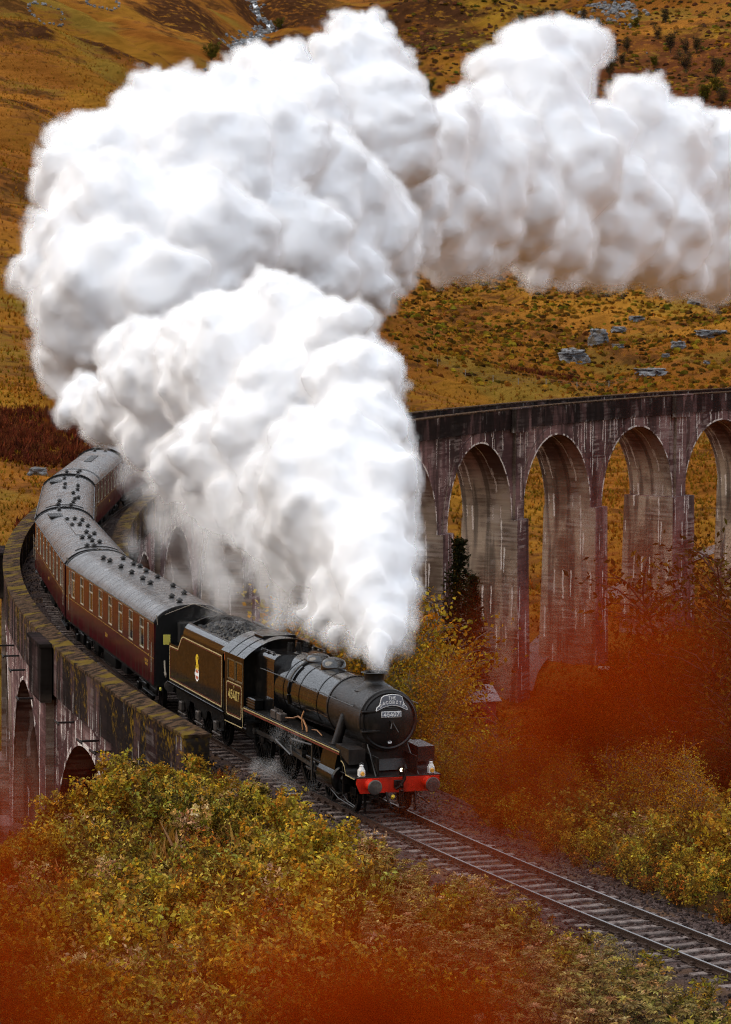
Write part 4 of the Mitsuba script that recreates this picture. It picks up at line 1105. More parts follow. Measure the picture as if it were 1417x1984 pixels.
def branchy(g, h, spread, n_main, n_twig, r0):
    """Stems that rise from one root and fork: ([(points, radius)], twig tips (x, y, z), tip directions)."""
    tubes, tips = [], []
    for k in range(n_main):
        a = g.uniform(0, 6.283)
        lean = g.uniform(.15, 1) * spread
        hh = h * g.uniform(.7, 1.0)
        t = np.linspace(0, 1, 7)
        wob = np.cumsum(g.normal(0, .035 * h, (7, 2)), 0) * t[:, None]
        p = np.c_[np.cos(a) * lean * t ** 1.3 + wob[:, 0], np.sin(a) * lean * t ** 1.3 + wob[:, 1], hh * t]
        tubes.append((p, np.linspace(r0, r0 * .25, 7)))
        for q in range(n_twig):
            u = g.uniform(.22, 1.0)
            base = np.array([np.interp(u, t, p[:, i]) for i in range(3)])
            b = g.uniform(0, 6.283); ln = h * g.uniform(.12, .3) * (1.25 - u * .6)
            d = np.array([np.cos(b), np.sin(b), g.uniform(.25, 1.1)]); d /= np.linalg.norm(d)
            end = base + d * ln
            tubes.append((np.stack([base, base + d * ln * .5 + [0, 0, .02 * h], end]), np.array([r0 * .3, r0 * .2, r0 * .1])))
            tips.append((base, end))
    return tubes, tips


def make_plant(key, seed, h, spread, n_main, n_twig, per_twig, size, cols, stem='stem_brown', r0=.02, droop=0.0, ratio=1.9, scatter=.16, sides=4):
    """A shapegroup of one shrub or tree: parts foliage and stem."""
    g = np.random.default_rng(seed)
    tubes, tips = branchy(g, h, spread, n_main, n_twig, r0)
    B, E_ = np.array([a for a, b in tips]), np.array([b for a, b in tips])
    u = g.uniform(.15, 1.05, (len(tips), per_twig, 1))
    p = (B[:, None] + (E_ - B)[:, None] * u + g.normal(0, scatter * h * .3, (len(tips), per_twig, 3)) * [1, 1, .8]).reshape(-1, 3)
    p[:, 2] = np.maximum(p[:, 2], .03)
    n = g.normal(size=p.shape) + [0, 0, .7 - droop]
    tone = palette(cols, len(tips), g, .30)
    c = np.repeat(tone, per_twig, 0) * np.clip(1 + .3 * g.normal(size=(len(p), 1)), .4, 1.7)
    v, f, c = leaves(p, n, size * g.uniform(.6, 1.25, len(p)), np.clip(c, .003, .9), g, ratio)
    scene[key] = dict(type='shapegroup', foliage=mikit.ply(TM(v, f), 'leaf', color=c), stem=mikit.ply(cat(*[tube(a, r, sides) for a, r in tubes]), stem))
    return key


def place(name, group, loc, rot, scale, label, cat_, grp, kind=None, tilt=0):
    key = number(name)
    scene[key] = dict(type='instance', shapegroup=dict(type='ref', id=group), to_world=T().translate([float(x) for x in loc]).rotate([0, 0, 1], float(rot)).rotate([1, 0, 0], float(tilt)).scale(float(scale)))
    tag(key, label, cat_, grp, kind)
    return key


GOLD = [(0.552, 0.319, 0.03), (0.628, 0.402, 0.043), (0.415, 0.2, 0.019), (0.339, 0.223, 0.026)]
OLIVE = [(0.276, 0.208, 0.029), (0.377, 0.283, 0.043), (0.176, 0.133, 0.022), (0.452, 0.349, 0.069), (0.069, 0.054, 0.014)]
RUST = [(0.378, 0.115, 0.018), (0.486, 0.162, 0.026), (0.23, 0.068, 0.014), (0.378, 0.196, 0.032)]
TAN = [(0.621, 0.365, 0.173), (0.513, 0.284, 0.109), (0.351, 0.216, 0.066), (0.675, 0.419, 0.238)]
BROWN = [(.085, .035, .009), (.12, .05, .011), (.055, .024, .007)]
GREEN = [(.06, .055, .007), (.09, .075, .009), (.04, .038, .007), (.13, .10, .009)]
DARK = [(.016, .02, .009), (.028, .028, .010), (.035, .028, .009)]

for k_ in range(3):
    make_plant(f'shape_willow_{k_}', 100 + k_, 1.9, .85, 9, 15, 9, .14, OLIVE + GOLD[:1], r0=.014, ratio=2.0, scatter=.085)
    make_plant(f'shape_goldbush_{k_}', 110 + k_, 2.0, .8, 8, 16, 10, .135, GOLD + OLIVE[:2], r0=.014, ratio=1.6, scatter=.085)
    make_plant(f'shape_rustbush_{k_}', 120 + k_, 1.2, .8, 10, 14, 10, .10, RUST + BROWN[:1] + OLIVE[:1], r0=.010, scatter=.10)
    make_plant(f'shape_tanbush_{k_}', 130 + k_, 1.6, .8, 9, 14, 10, .125, TAN + OLIVE[:2], r0=.012, scatter=.09)
    make_plant(f'shape_birch_{k_}', 140 + k_, 6.4, 1.5, 5, 52, 30, .11, GOLD + [(.55, .23, .015)], stem='birch_stem', r0=.05, ratio=1.4, scatter=.10)
    make_plant(f'shape_darktree_{k_}', 150 + k_, 13.0, 3.4, 6, 60, 34, .30, [(.05, .045, .01), (.08, .06, .012), (.12, .075, .012), (.035, .032, .01)], r0=.14, ratio=2.2, scatter=.10)
    make_plant(f'shape_hilltree_{k_}', 160 + k_, 6.0, 1.6, 5, 26, 16, .32, [(.06, .045, .025), (.10, .065, .02), (.05, .032, .02)], r0=.06, ratio=2.2, sides=3)
    make_plant(f'shape_hillbush_{k_}', 170 + k_, 4.2, 2.1, 8, 14, 22, .34, [(.11, .09, .012), (.16, .12, .015), (.07, .06, .012)], r0=.06, ratio=1.8, sides=3)


def make_rhododendron(key, seed):
    """A shrub of leaf whorls: long leaves radiating from each twig end."""
    g = np.random.default_rng(seed)
    tubes, tips = branchy(g, 1.7, 1.15, 9, 9, .022)
    V, F, C, o = [], [], [], 0
    for a, e in tips + [(t[0][-2], t[0][-1]) for t in tubes[::10]]:
        n = 11
        th = np.arange(n) * 2 * np.pi / n + g.uniform(0, 1)
        for q in range(2):
            d = np.c_[np.cos(th + q * .3), np.sin(th + q * .3), g.uniform(-.35, .45, n) + q * .45]; d /= np.linalg.norm(d, axis=1, keepdims=True)
            L = g.uniform(.13, .20, (n, 1)) * (1 - .25 * q)
            side = np.cross(d, [0, 0, 1]); side /= np.linalg.norm(side, axis=1, keepdims=True)
            p0 = np.tile(e, (n, 1))
            v = np.stack([p0, p0 + d * L * .55 + side * L * .16, p0 + d * L - [0, 0, .03], p0 + d * L * .55 - side * L * .16, p0 + d * L * .55 - [0, 0, .012]], 1)
            V.append(v.reshape(-1, 3)); i = np.arange(n)[:, None] * 5 + o
            F.append(np.concatenate([i + [0, 1, 4], i + [1, 2, 4], i + [2, 3, 4], i + [3, 0, 4]])); o += n * 5
            c = palette([(.30, .20, .06), (.38, .25, .09), (.20, .14, .04), (.46, .30, .12)], 1, g)
            C.append(np.repeat(np.clip(c * np.clip(1 + .2 * g.normal(size=(n, 1)), .5, 1.6), .003, .9), 5, 0))
    scene[key] = dict(type='shapegroup', foliage=mikit.ply(TM(np.vstack(V), np.vstack(F)), 'leaf', color=np.vstack(C)), stem=mikit.ply(cat(*[tube(a, r, 4) for a, r in tubes]), 'stem_brown'))


def frond(g, L, n, col):
    """One fern frond: paired leaflets along an arching rib."""
    t = np.linspace(.12, 1, n)
    rib = np.c_[t * L * .85, t * 0, L * (.75 * t - .55 * t ** 2.2)]
    V, F, o = [], [], 0
    for k in range(n):
        w = L * .30 * (1 - t[k]) ** .7 + .015
        for s in (-1, 1):
            V.append([rib[k], rib[k] + [w * .35 + L / n * .5, s * w * .55, -.02], rib[k] + [w * .45, s * w, -.07 * L], rib[k] + [w * .2 - L / n * .2, s * w * .5, -.02]])
            F.append([[o, o + 1, o + 2], [o, o + 2, o + 3]]); o += 4
    return np.array(V).reshape(-1, 3), np.array(F).reshape(-1, 3)


def make_fern(key, seed, L, cols, n=9):
    g = np.random.default_rng(seed)
    V, F, C, o = [], [], [], 0
    for k in range(9):
        v, f = frond(g, L * g.uniform(.7, 1.1), n, None)
        a, e = g.uniform(0, 6.283), g.uniform(.0, .35)
        m = mv(TM(v, f), rz=0, ry=-e)
        m = mv(m, rz=a)
        V.append(m.vertices); F.append(np.asarray(m.faces) + o); o += len(v)
        C.append(np.repeat(palette(cols, 1, g), len(v), 0) * np.clip(1 + .15 * g.normal(size=(len(v), 1)), .5, 1.5))
    scene[key] = dict(type='shapegroup', frond=mikit.ply(TM(np.vstack(V), np.vstack(F)), 'leaf', color=np.clip(np.vstack(C), .003, .9)))


def make_weed(key, seed):
    """Tall pale seeding weed with drooping leaves at its head."""
    g = np.random.default_rng(seed)
    tubes, P, N_, S = [], [], [], []
    for k in range(6):
        a = g.uniform(0, 6.283); h = g.uniform(1.0, 1.7)
        top = np.array([math.cos(a) * .25, math.sin(a) * .25, h])
        tubes.append((np.stack([[math.cos(a) * .05, math.sin(a) * .05, 0], top * [.6, .6, .5], top]), np.array([.012, .01, .006])))
        q = g.normal(0, 1, (46, 3)) * [.14, .14, .11] + top
        P.append(q); S.append(np.full(46, .085))
        u = g.uniform(.2, .9, 16)[:, None]
        P.append(top * u + g.normal(0, .08, (16, 3))); S.append(np.full(16, .10))
    P, S = np.vstack(P), np.concatenate(S)
    v, f, c = leaves(P, g.normal(size=P.shape) + [0, 0, .6], S * g.uniform(.6, 1.2, len(S)), palette([(.50, .36, .17), (.42, .29, .12), (.36, .27, .08)], len(P), g), g, 2.4)
    scene[key] = dict(type='shapegroup', foliage=mikit.ply(TM(v, f), 'leaf', color=c), stem=mikit.ply(cat(*[tube(a, r, 4) for a, r in tubes]), 'stem_brown'))


def make_spruce(key, seed, h=14.0):
    g = np.random.default_rng(seed)
    P, N_, S = [], [], []
    tubes = [(np.c_[np.zeros(6), np.zeros(6), np.linspace(0, h, 6)], np.linspace(.22, .02, 6))]
    for z in np.arange(1.2, h, .42):
        r = (h - z) * .23 + .25
        for k in range(9):
            a = g.uniform(0, 6.283); L = r * g.uniform(.7, 1.1)
            e = np.array([math.cos(a) * L, math.sin(a) * L, z - .25 * L])
            tubes.append((np.array([[0, 0, z], e]), np.array([.03, .008])))
            u = g.uniform(.1, 1, (26, 1))
            P.append(np.array([0, 0, z]) + (e - [0, 0, z]) * u + g.normal(0, .13, (26, 3)))
    P = np.vstack(P)
    v, f, c = leaves(P, g.normal(size=P.shape) * .6 + [0, 0, 1], g.uniform(.2, .42, len(P)), palette(DARK, len(P), g), g, 2.6)
    scene[key] = dict(type='shapegroup', foliage=mikit.ply(TM(v, f), 'leaf', color=c), trunk=mikit.ply(cat(*[tube(a, r, 4) for a, r in tubes]), 'stem_brown'))


for k_ in range(2):
    make_rhododendron(f'shape_rhododendron_{k_}', 200 + k_)
    make_fern(f'shape_fern_{k_}', 210 + k_, .95, [(.30, .16, .03), (.36, .19, .04), (.24, .10, .02)])
    make_weed(f'shape_weed_{k_}', 220 + k_)
    make_spruce(f'shape_spruce_{k_}', 230 + k_, 15.0)


def near_slope():
    """Shrubs on the slope between the viewpoint and the line."""
    g = np.random.default_rng(42)
    kinds = {
        'willow': ('willow_bush', 'olive green willow shrub on the slope before the line', 'shrub', 'willow shrubs on the near slope'),
        'goldbush': ('golden_bush', 'yellow gold leafy shrub on the slope before the line', 'shrub', 'golden shrubs on the near slope'),
        'rustbush': ('rust_bush', 'low rust brown shrub on the slope before the line', 'shrub', 'rust brown shrubs on the near slope'),
        'tanbush': ('tan_bush', 'pale tan fading shrub on the slope before the line', 'shrub', 'tan shrubs on the near slope'),
        'rhododendron': ('rhododendron', 'rhododendron shrub with whorls of long leaves beside the rails', 'shrub', 'rhododendrons beside the line'),
        'fern': ('bracken_fern', 'yellowing bracken fern near the trackside', 'fern', 'bracken ferns on the near slope'),
        'weed': ('seeding_weed', 'tall pale seeding weed near the trackside', 'weed', 'pale weeds on the near slope')}
    pts, count = [], dict.fromkeys(kinds, 0)
    tries = 0
    while tries < 26000 and len(pts) < 520:
        tries += 1
        w = g.uniform(50, 121); u = g.uniform(-.15, .15) * w
        xy = uw(u, w)
        s, y = to_track(xy)
        if y > -1.95 or (s > 10.5 and y > -3.9) or w < 50:
            continue
        gap = -y - 1.95 if s < 10.5 else -y - 3.0
        r = .62 if gap < 1.8 else 1.1
        if any((a - u) ** 2 + (b - w) ** 2 < (r * .92) ** 2 for a, b in pts):
            continue
        pts.append((u, w))
        right = np.clip((u / w + .03) / .08, 0, 1)        # towards the passing line's nearer end
        n = float(meshkit.noise(np.array([xy[0] / 7, xy[1] / 7, 0.])))
        if gap < 1.3:
            k = g.choice(['fern', 'weed', 'rustbush', 'tanbush'], p=[.25, .2, .4, .15])
            sc = g.uniform(.55, .85)
        elif s < -6 and gap < 7 and right > .4:
            k = g.choice(['rhododendron', 'willow', 'fern', 'rustbush'], p=[.62, .16, .08, .14]); sc = g.uniform(.75, 1.15)
        elif n > .62:
            k = g.choice(['rustbush', 'tanbush', 'willow'], p=[.5, .25, .25]); sc = g.uniform(.8, 1.1)
        elif n > .4:
            k = g.choice(['willow', 'goldbush', 'tanbush'], p=[.55, .2, .25]); sc = g.uniform(.8, 1.15)
        else:
            k = g.choice(['goldbush', 'willow', 'tanbush', 'rustbush'], p=[.35, .35, .2, .1]); sc = g.uniform(.8, 1.15)
        if gap < 3:
            sc *= .8
        name, lab, ct, grp = kinds[k]
        zone = ('along the foot of the wall' if s > 9 and gap < 4 else 'below the viaduct wall' if s > 12 else 'between the wall end and the camera' if s > 5 else
                'beside the rails in front of the engine' if gap < 3.2 and s < -2 else 'beside the engine wheels' if gap < 3.2 else 'in the lowest corner by the rails' if s < -12 and w < 64 else
                'on the lowest slope, near the picture bottom' if w < 62 else 'in the middle of the near slope')
        zone = zone.replace('and the camera', 'and the lower slope')
        lab = lab.split(' on the ')[0].split(' near the ')[0].split(' beside the ')[0] + ' ' + zone
        grp = grp.split(' on the ')[0].split(' beside the ')[0] + ' ' + zone
        nv = 3 if k in ('willow', 'goldbush', 'rustbush', 'tanbush') else 2
        z = float(land(xy))
        place(name, f'shape_{k}_{g.integers(nv)}', [*xy, z - .05], g.uniform(0, 360), sc, lab, ct, grp)
        count[k] += 1
    print('near slope', count)


def far_side():
    g = np.random.default_rng(43)
    # golden birches behind the engine
    n = 0
    for s, y, top in ((18, 5.0, 3.6), (20.5, 4.9, 3.5), (22.5, 5.4, 3.0), (16, 5.2, 3.8), (13.8, 5.0, 3.6), (19.5, 6.4, 3.8), (15, 6.6, 2.4), (24.5, 5.6, 2.2), (11.8, 4.9, 2.6), (12, 7.4, .5), (9.0, 5.2, .9), (9.5, 8.0, .6), (6.0, 5.6, 1.1), (3, 6.5, 1.4), (5, 9.0, 1.0), (0, 8.5, 1.6), (-4, 7.0, 2.2), (17.5, 9, .6)):
        xy = track(s, y)
        zg = float(land(xy)) - .1
        back = s > 10
        place('golden_birch', f'shape_birch_{n % 3}', [*xy, zg], g.uniform(0, 360), (top - zg) / 6.4, 'tall golden birch rising behind the boiler, between engine and viaduct' if back else 'short golden birch on the bank beyond the front of the engine', 'tree', 'birches behind the boiler' if back else 'birches beyond the engine front')
        n += 1
    pts = []
    tries = 0
    while tries < 9000 and len(pts) < 190:
        tries += 1
        s = g.uniform(-42, 2); y = g.uniform(3.1, 22)
        xy = track(s, y)
        rel = xy - CAM[:2]; u, w = rel @ RH, rel @ FH
        if u / w > .15 or any((a - s) ** 2 + (b - y) ** 2 < 1.15 for a, b in pts):
            continue
        pts.append((s, y))
        k = g.choice(['goldbush', 'willow', 'rustbush', 'tanbush'], p=[.46, .26, .14, .14]) if y > 5.2 else g.choice(['rustbush', 'fern', 'goldbush'], p=[.4, .3, .3])
        zone = 'close beyond the far rail' if y < 6.5 else 'on the bank right beyond the rails' if s > -18 else 'at the end of the bank, past the last bushes'
        name, lab, ct = {'goldbush': ('golden_bush', 'yellow gold leafy shrub on the bank beyond the rails', 'shrub'), 'willow': ('willow_bush', 'olive green willow shrub on the bank beyond the rails', 'shrub'), 'rustbush': ('rust_bush', 'low rust brown shrub on the bank beyond the rails', 'shrub'), 'tanbush': ('tan_bush', 'pale tan fading shrub on the bank beyond the rails', 'shrub'), 'fern': ('bracken_fern', 'yellowing bracken fern on the bank beyond the rails', 'fern')}[k]
        zone = zone.replace(', past the last bushes', ' nearest the picture edge')
        lab = lab.replace('on the bank beyond the rails', zone)
        sc = g.uniform(.9, 1.35) if y > 5.5 else g.uniform(.45, .7)
        if y > 9:
            sc *= 1.35
        nv = 2 if k == 'fern' else 3
        place(name, f'shape_{k}_{g.integers(nv)}', [*xy, float(land(xy)) - .05], g.uniform(0, 360), sc, lab, ct, name.replace('_', ' ') + ' plants ' + zone)
    # tall dark trees down in the valley, crowns level with the line
    for i, (u, w, sc) in enumerate(((14.5, 150, 1.1), (17.5, 142, 1.3), (20, 160, 1.5), (11.5, 158, .85), (22.5, 150, 1.5), (9.5, 170, .8), (25, 172, 1.6), (16, 176, 1.25), (13, 138, .9), (19, 128, 1.1), (21.5, 134, 1.3), (28, 160, 1.5), (23, 190, 1.6), (10.5, 145, .62), (15.5, 126, .8), (12.5, 128, .62), (29, 185, 1.6), (19.5, 172, 1.45))):
        xy = uw(u, w)
        place('valley_tree', f'shape_darktree_{i % 3}', [*xy, float(land(xy)) - .2], g.uniform(0, 360), sc * g.uniform(.92, 1.05), 'dark olive tree rising from the valley beyond the line', 'tree', 'dark trees in the valley beyond the line')
    for i, (u, w, sc) in enumerate(((8.0, 266, 1.25), (9.4, 270, 1.0), (7.2, 258, .8))):
        xy = uw(u, w)
        place('spruce_tree', f'shape_spruce_{i % 2}', [*xy, float(land(xy)) - .2], g.uniform(0, 360), sc, 'dark spruce tree standing between two viaduct piers', 'tree', 'spruces at the foot of the viaduct')
    for i, (u, w, k, sc) in enumerate(((20, 280, 'hillbush', .8), (26, 285, 'hillbush', .9), (31, 290, 'hillbush', 1.1), (35, 296, 'hillbush', .9), (24, 262, 'hillbush', 1.2), (29, 270, 'hillbush', 1.2), (18, 255, 'hillbush', 1.3), (33, 275, 'hillbush', 1.3), (22, 245, 'hillbush', 1.4), (17.5, 276, 'rust', 2.4), (21, 268, 'rust', 2.8), (25, 276, 'rust', 2.5), (28, 282, 'rust', 2.8), (32, 284, 'rust', 2.6), (23.5, 290, 'hillbush', .7), (29.5, 296, 'rust', 2.3), (34, 302, 'rust', 2.4), (38, 300, 'hillbush', .9), (19, 262, 'hillbush', 1.1), (27, 262, 'rust', 3.0), (33, 264, 'rust', 3.0), (36, 282, 'rust', 2.8), (37, 270, 'hillbush', 1.3), (31, 255, 'hillbush', 1.5), (26, 250, 'hillbush', 1.4))):
        xy = uw(u, w)
        place('valley_bush', f'shape_{"rustbush" if k == "rust" else k}_{i % 3}', [*xy, float(land(xy)) - .1], g.uniform(0, 360), sc, 'red brown bush at the foot of the far viaduct piers' if k == 'rust' else 'yellow green bush at the foot of the viaduct piers', 'bush', 'red brown bushes at the far piers' if k == 'rust' else 'bushes at the foot of the viaduct')
    for i, (s, y) in enumerate(((46, -8), (50, -7), (41, -8.5), (38, -7), (33, -7.5), (55, -8), (29, -7.2), (60, -10), (52, -11), (44, -11))):
        xy = track(s, y)
        place('rust_bush', f'shape_rustbush_{i % 3}', [*xy, float(land(xy)) - .1], g.uniform(0, 360), 2.2, 'tall red brown bush below the viaduct arches', 'shrub', 'red brown bushes below the near arches')


near_slope()
far_side()
g_ = np.random.default_rng(60)
for i_ in range(46):      # low ferns and sprigs along the far ballast edge
    s_, y_ = -40 + .95 * i_, g_.uniform(2.9, 4.2)
    q_ = track(s_, y_)
    k_ = ('fern', 'rustbush', 'goldbush', 'rustbush')[i_ % 4]
    place({'fern': 'bracken_fern', 'rustbush': 'rust_bush', 'goldbush': 'golden_bush'}[k_], f'shape_{k_}_{i_ % 2}', [*q_, float(land(q_)) - .05], g_.uniform(0, 360), g_.uniform(.45, .75),
          {'fern': 'small bracken fern', 'rustbush': 'knee high rust brown shrub', 'goldbush': 'knee high golden shrub'}[k_] + ' at the very edge of the far ballast', 'fern' if k_ == 'fern' else 'shrub', {'fern': 'ferns', 'rustbush': 'rust shrubs', 'goldbush': 'golden shrubs'}[k_] + ' at the far ballast edge')
for i_, (s_, y_, sc_, lab_) in enumerate(((3.6, -3.3, .95, 'pale cream weed standing just behind the bogie, farther one of two'), (1.3, -3.1, .95, 'pale cream weed beside the near buffer, nearer one of two'), (-1.2, -3.0, .55, 'small yellow weed right by the near rail in front of the engine'), (5.2, -4.6, 1.0, 'pale weed between the engine and the shrubs, set back from the rails'))):
    q_ = track(s_, y_)
    place('seeding_weed', f'shape_weed_{i_ % 2}', [*q_, float(land(q_)) - .05], 50 * i_, sc_, lab_, 'weed', 'pale weeds beside the engine')


def undergrowth():
    """Low leafy cover and dead grass between the shrubs."""
    g = np.random.default_rng(9)
    N = 90000
    w = 48 + 76 * g.random(N) ** 1.1; u = g.uniform(-.16, .16, N) * w
    xy = uw(u, w); s, y = to_track(xy)
    ok = ((y < -2.6) & ((s < 10.5) | (y < -3.6))) | ((y > 3.0) & (s < 20) & (y < 26))
    xy, s, y = xy[ok], s[ok], y[ok]
    z = land(xy)
    N = len(xy)
    clump = meshkit.fbm(np.c_[xy / 1.1, xy[:, :1] * 0], 3, 8)
    h = g.uniform(0, .34, N) * np.clip(.25 + (np.abs(y) - 2.6) / 4, .2, 1) * (.4 + 1.2 * clump)
    pos = np.c_[xy, z + h]
    nrm = g.normal(size=(N, 3)) * .7 + [0, 0, .8]
    tone = meshkit.fbm(np.c_[xy / 4, xy[:, :1] * 0 + 4], 3, 3)[:, None]
    a, b = palette(BROWN + RUST, N, g), palette(OLIVE + GREEN[:2], N, g)
    col = np.where(tone + .14 * g.normal(size=(N, 1)) > .52, a, b)
    v, f, c = leaves(pos, nrm, g.uniform(.05, .12, N), col, g, 2.2)
    scene['undergrowth'] = mikit.ply(TM(v, f), 'leaf', color=c)
    tag('undergrowth', 'low brown and olive undergrowth of leaves between the shrubs', 'undergrowth', kind='stuff')


undergrowth()


# ---------------------------------------------------------------- the hillside's growth and stones
def hill_cover():
    g = np.random.default_rng(77)
    # heather cushions and grass tussocks, thickest on the slope beyond the far arches
    def cushions(name, lab, N, region, size, cols, flat, dens):
        u, w = region(N)
        xy = uw(u, w)
        k = meshkit.fbm(np.c_[xy / 14, xy[:, :1] * 0], 3, 31)
        keep = (k + .18 * g.normal(size=N) > dens) & (g.random(N) < np.clip((u / w + .02) / .04, .03, 1))
        xy, u, w = xy[keep], u[keep], w[keep]
        n = len(xy); z = land(xy)
        th = np.arange(6) * np.pi / 3
        ring = np.stack([np.cos(th), np.sin(th), th * 0 - .1], -1)
        mid = np.stack([np.cos(th + .5) * .72, np.sin(th + .5) * .72, th * 0 + .62], -1)
        base = np.vstack([ring, mid, [[0, 0, .95]]])
        i = np.arange(6); j = (i + 1) % 6
        F = np.vstack([np.c_[i, j, 6 + i], np.c_[j, 6 + j, 6 + i], np.c_[6 + i, 6 + j, i * 0 + 12]])
        sz = size * g.uniform(.5, 1.4, (n, 1, 1)) * g.uniform(.75, 1.3, (n, 1, 3)) * [1, 1, flat]
        a = g.uniform(0, 6.283, n); R2 = np.zeros((n, 3, 3)); R2[:, 0, 0] = R2[:, 1, 1] = np.cos(a); R2[:, 0, 1] = -np.sin(a); R2[:, 1, 0] = np.sin(a); R2[:, 2, 2] = 1
        P = np.einsum('nij,nkj->nki', R2, base[None] * sz * (1 + g.uniform(-.3, .3, (n, 13, 1)))) + np.c_[xy, z - .05][:, None]
        c = np.repeat(palette(cols, n, g, .3), 13, 0) * np.clip(1 + .25 * g.normal(size=(n * 13, 1)), .5, 1.6)
        scene[name] = mikit.ply(TM(P.reshape(-1, 3), (F[None] + (np.arange(n) * 13)[:, None, None]).reshape(-1, 3)), 'cushion', color=np.clip(c, .003, .9))
        tag(name, lab, 'heather' if 'heather' in name else 'grass', kind='stuff')

    def blades(name, lab, N, region, size, cols, cat_='grass'):
        u, w = region(N)
        xy = uw(u, w)
        s_, y_ = to_track(xy)
        xy = xy[(y_ < -3.2) | (y_ > 4.5) | (s_ > 130)]
        z = land(xy)
        n = len(xy)
        m = 5
        a = g.uniform(0, 6.283, (n, m)); ln = g.uniform(.4, 1.0, (n, m)) * size * g.uniform(.6, 1.4, (n, 1)); sp = g.uniform(.2, .9, (n, m))
        d = np.stack([np.cos(a) * sp, np.sin(a) * sp, np.ones((n, m))], -1)
        side = np.stack([-np.sin(a), np.cos(a), a * 0], -1) * size * .13
        p = np.c_[xy, z - .03][:, None]
        V = np.stack([p + side, p - side, p + d * ln[..., None]], 2)
        i = np.arange(n * m * 3).reshape(-1, 3)
        c = np.repeat(palette(cols, n, g, .25), m * 3, 0)
        scene[name] = mikit.ply(TM(V.reshape(-1, 3), i), 'leaf', color=c)
        tag(name, lab, cat_, kind='stuff')

    scene['cushion'] = dict(type='twosided', bsdf=dict(type='diffuse', reflectance={'type': 'mesh_attribute', 'name': 'vertex_color'}))
    reg = lambda u0, u1, w0, w1: (lambda N: (lambda w: (g.uniform(u0, u1, N) * w, w))(w0 + (w1 - w0) * g.random(N) ** .8))
    cushions('heather_cushions', 'dark brown heather cushions dotting the slope beyond the far arches', 26000, reg(-.08, .15, 615, 900), .6, [(.075, .033, .006), (.12, .05, .007), (.035, .018, .005), (.17, .075, .008), (.085, .062, .007), (.15, .09, .008)], .85, .44)
    cushions('upper_heather_cushions', 'dark heather and scrub cushions high on the moor', 12000, reg(-.04, .15, 900, 1330), .9, [(.05, .022, .011), (.085, .035, .014), (.12, .055, .009), (.17, .09, .008), (.07, .055, .008)], .75, .47)
    blades('grass_tussocks', 'golden grass tussocks all over the moor', 34000, reg(-.14, .15, 330, 900), .75, [(.24, .095, .008), (.29, .125, .012), (.18, .065, .006), (.22, .13, .010)])
    blades('rough_grass', 'rough golden grass behind the outer parapet of the bend', 9000, reg(-.22, -.07, 190, 400), .5, [(.25, .10, .008), (.31, .14, .012), (.18, .07, .006), (.2, .13, .01)])
    blades('valley_grass', 'yellow brown grass on the valley floor under the arches', 16000, reg(-.01, .15, 255, 560), .6, [(.20, .10, .009), (.26, .13, .010), (.13, .055, .006), (.14, .10, .009)])
    blades('dry_grass', 'tall dry grass blades standing among the shrubs', 5200, (lambda N: (lambda w: (g.uniform(-.15, .09, N) * w, w))(g.uniform(52, 92, N))), .8, [(.42, .24, .06), (.34, .17, .03), (.25, .14, .02), (.48, .30, .10)])
    # russet bracken
    B = []
    for a, b, ru, rw in BRACKEN[:4]:
        n = int(ru * rw * 11)
        t, r = g.uniform(0, 6.283, n), np.sqrt(g.random(n)) * 1.05
        B.append(np.c_[a + ru * r * np.cos(t), b + rw * r * np.sin(t)])
    B = np.vstack(B)
    blades('bracken', 'dead russet bracken covering a patch of the slope behind the carriages', len(B), lambda N: (B[:, 0], B[:, 1]), .95, [(.105, .026, .011), (.15, .038, .015), (.07, .017, .009)], 'bracken')
    # trees and scrub on the upper slope
    T1 = [(48.3, 1222), (22.4, 1219), (77.8, 1156), (97.2, 1162), (114.5, 1108), (107.7, 1075), (120.9, 1084), (87.2, 1093), (86.1, 1114), (57.5, 1205), (82.1, 1083), (113.9, 1019), (108.7, 1025), (109.2, 1169), (110.9, 1108), (113.5, 1031), (106.7, 1121), (104.1, 1143), (79.1, 1146), (70.1, 1185), (92, 1130), (99, 1098), (116, 1060), (64, 1170)]
    for i, (u, w) in enumerate(T1):
        xy = uw(u, w)
        k = 'hilltree' if i % 3 else 'hillbush'
        place('moor_tree' if i % 3 else 'moor_bush', f'shape_{k}_{i % 3}', [*xy, float(land(xy)) - .2], g.uniform(0, 360), g.uniform(.8, 1.5), 'thin bare birch high on the moor slope' if i % 3 else 'dark green bush high on the moor slope', 'tree' if i % 3 else 'bush', 'bare birches high on the moor' if i % 3 else 'bushes high on the moor')
    for u, w, sc, nm, lab in ((19.3, 1033, 1.1, 'moor_bush', 'yellow green bush just under the gap between the steam billows'), (-49.2, 984, 1.3, 'moor_bush', 'small yellow bush beside the mountain stream'), (-35.4, 1228, 1.0, 'moor_bush', 'lone small bush on the slope right of the stream'), (-22, 205, .5, 'moor_bush', 'yellow green bush beside the parapet on the outer side of the bend'), (-39, 560, 1.3, 'moor_bush', 'dark green bush at the edge of the steam on the moor')):
        xy = uw(u, w)
        place(nm, 'shape_hillbush_1', [*xy, float(land(xy)) - .1], 40, sc, lab, 'bush', None)
    # outcrops and boulders
    def rock(seed, sx, sy, sz):
        m = trimesh.creation.icosphere(3)
        v = np.array(m.vertices)
        q = np.sign(v) * np.abs(v) ** .55
        n1 = meshkit.fbm(v * 1.6 + seed * 3.1, 3, seed)[:, None]; st = np.floor(v[:, 2:] * 4 + n1 * 3)
        v = q * (.45 + 1.05 * n1) * (1 + .10 * np.sin(st * 2.1))
        return trimesh.Trimesh(v * [sx, sy, sz], m.faces, process=False)
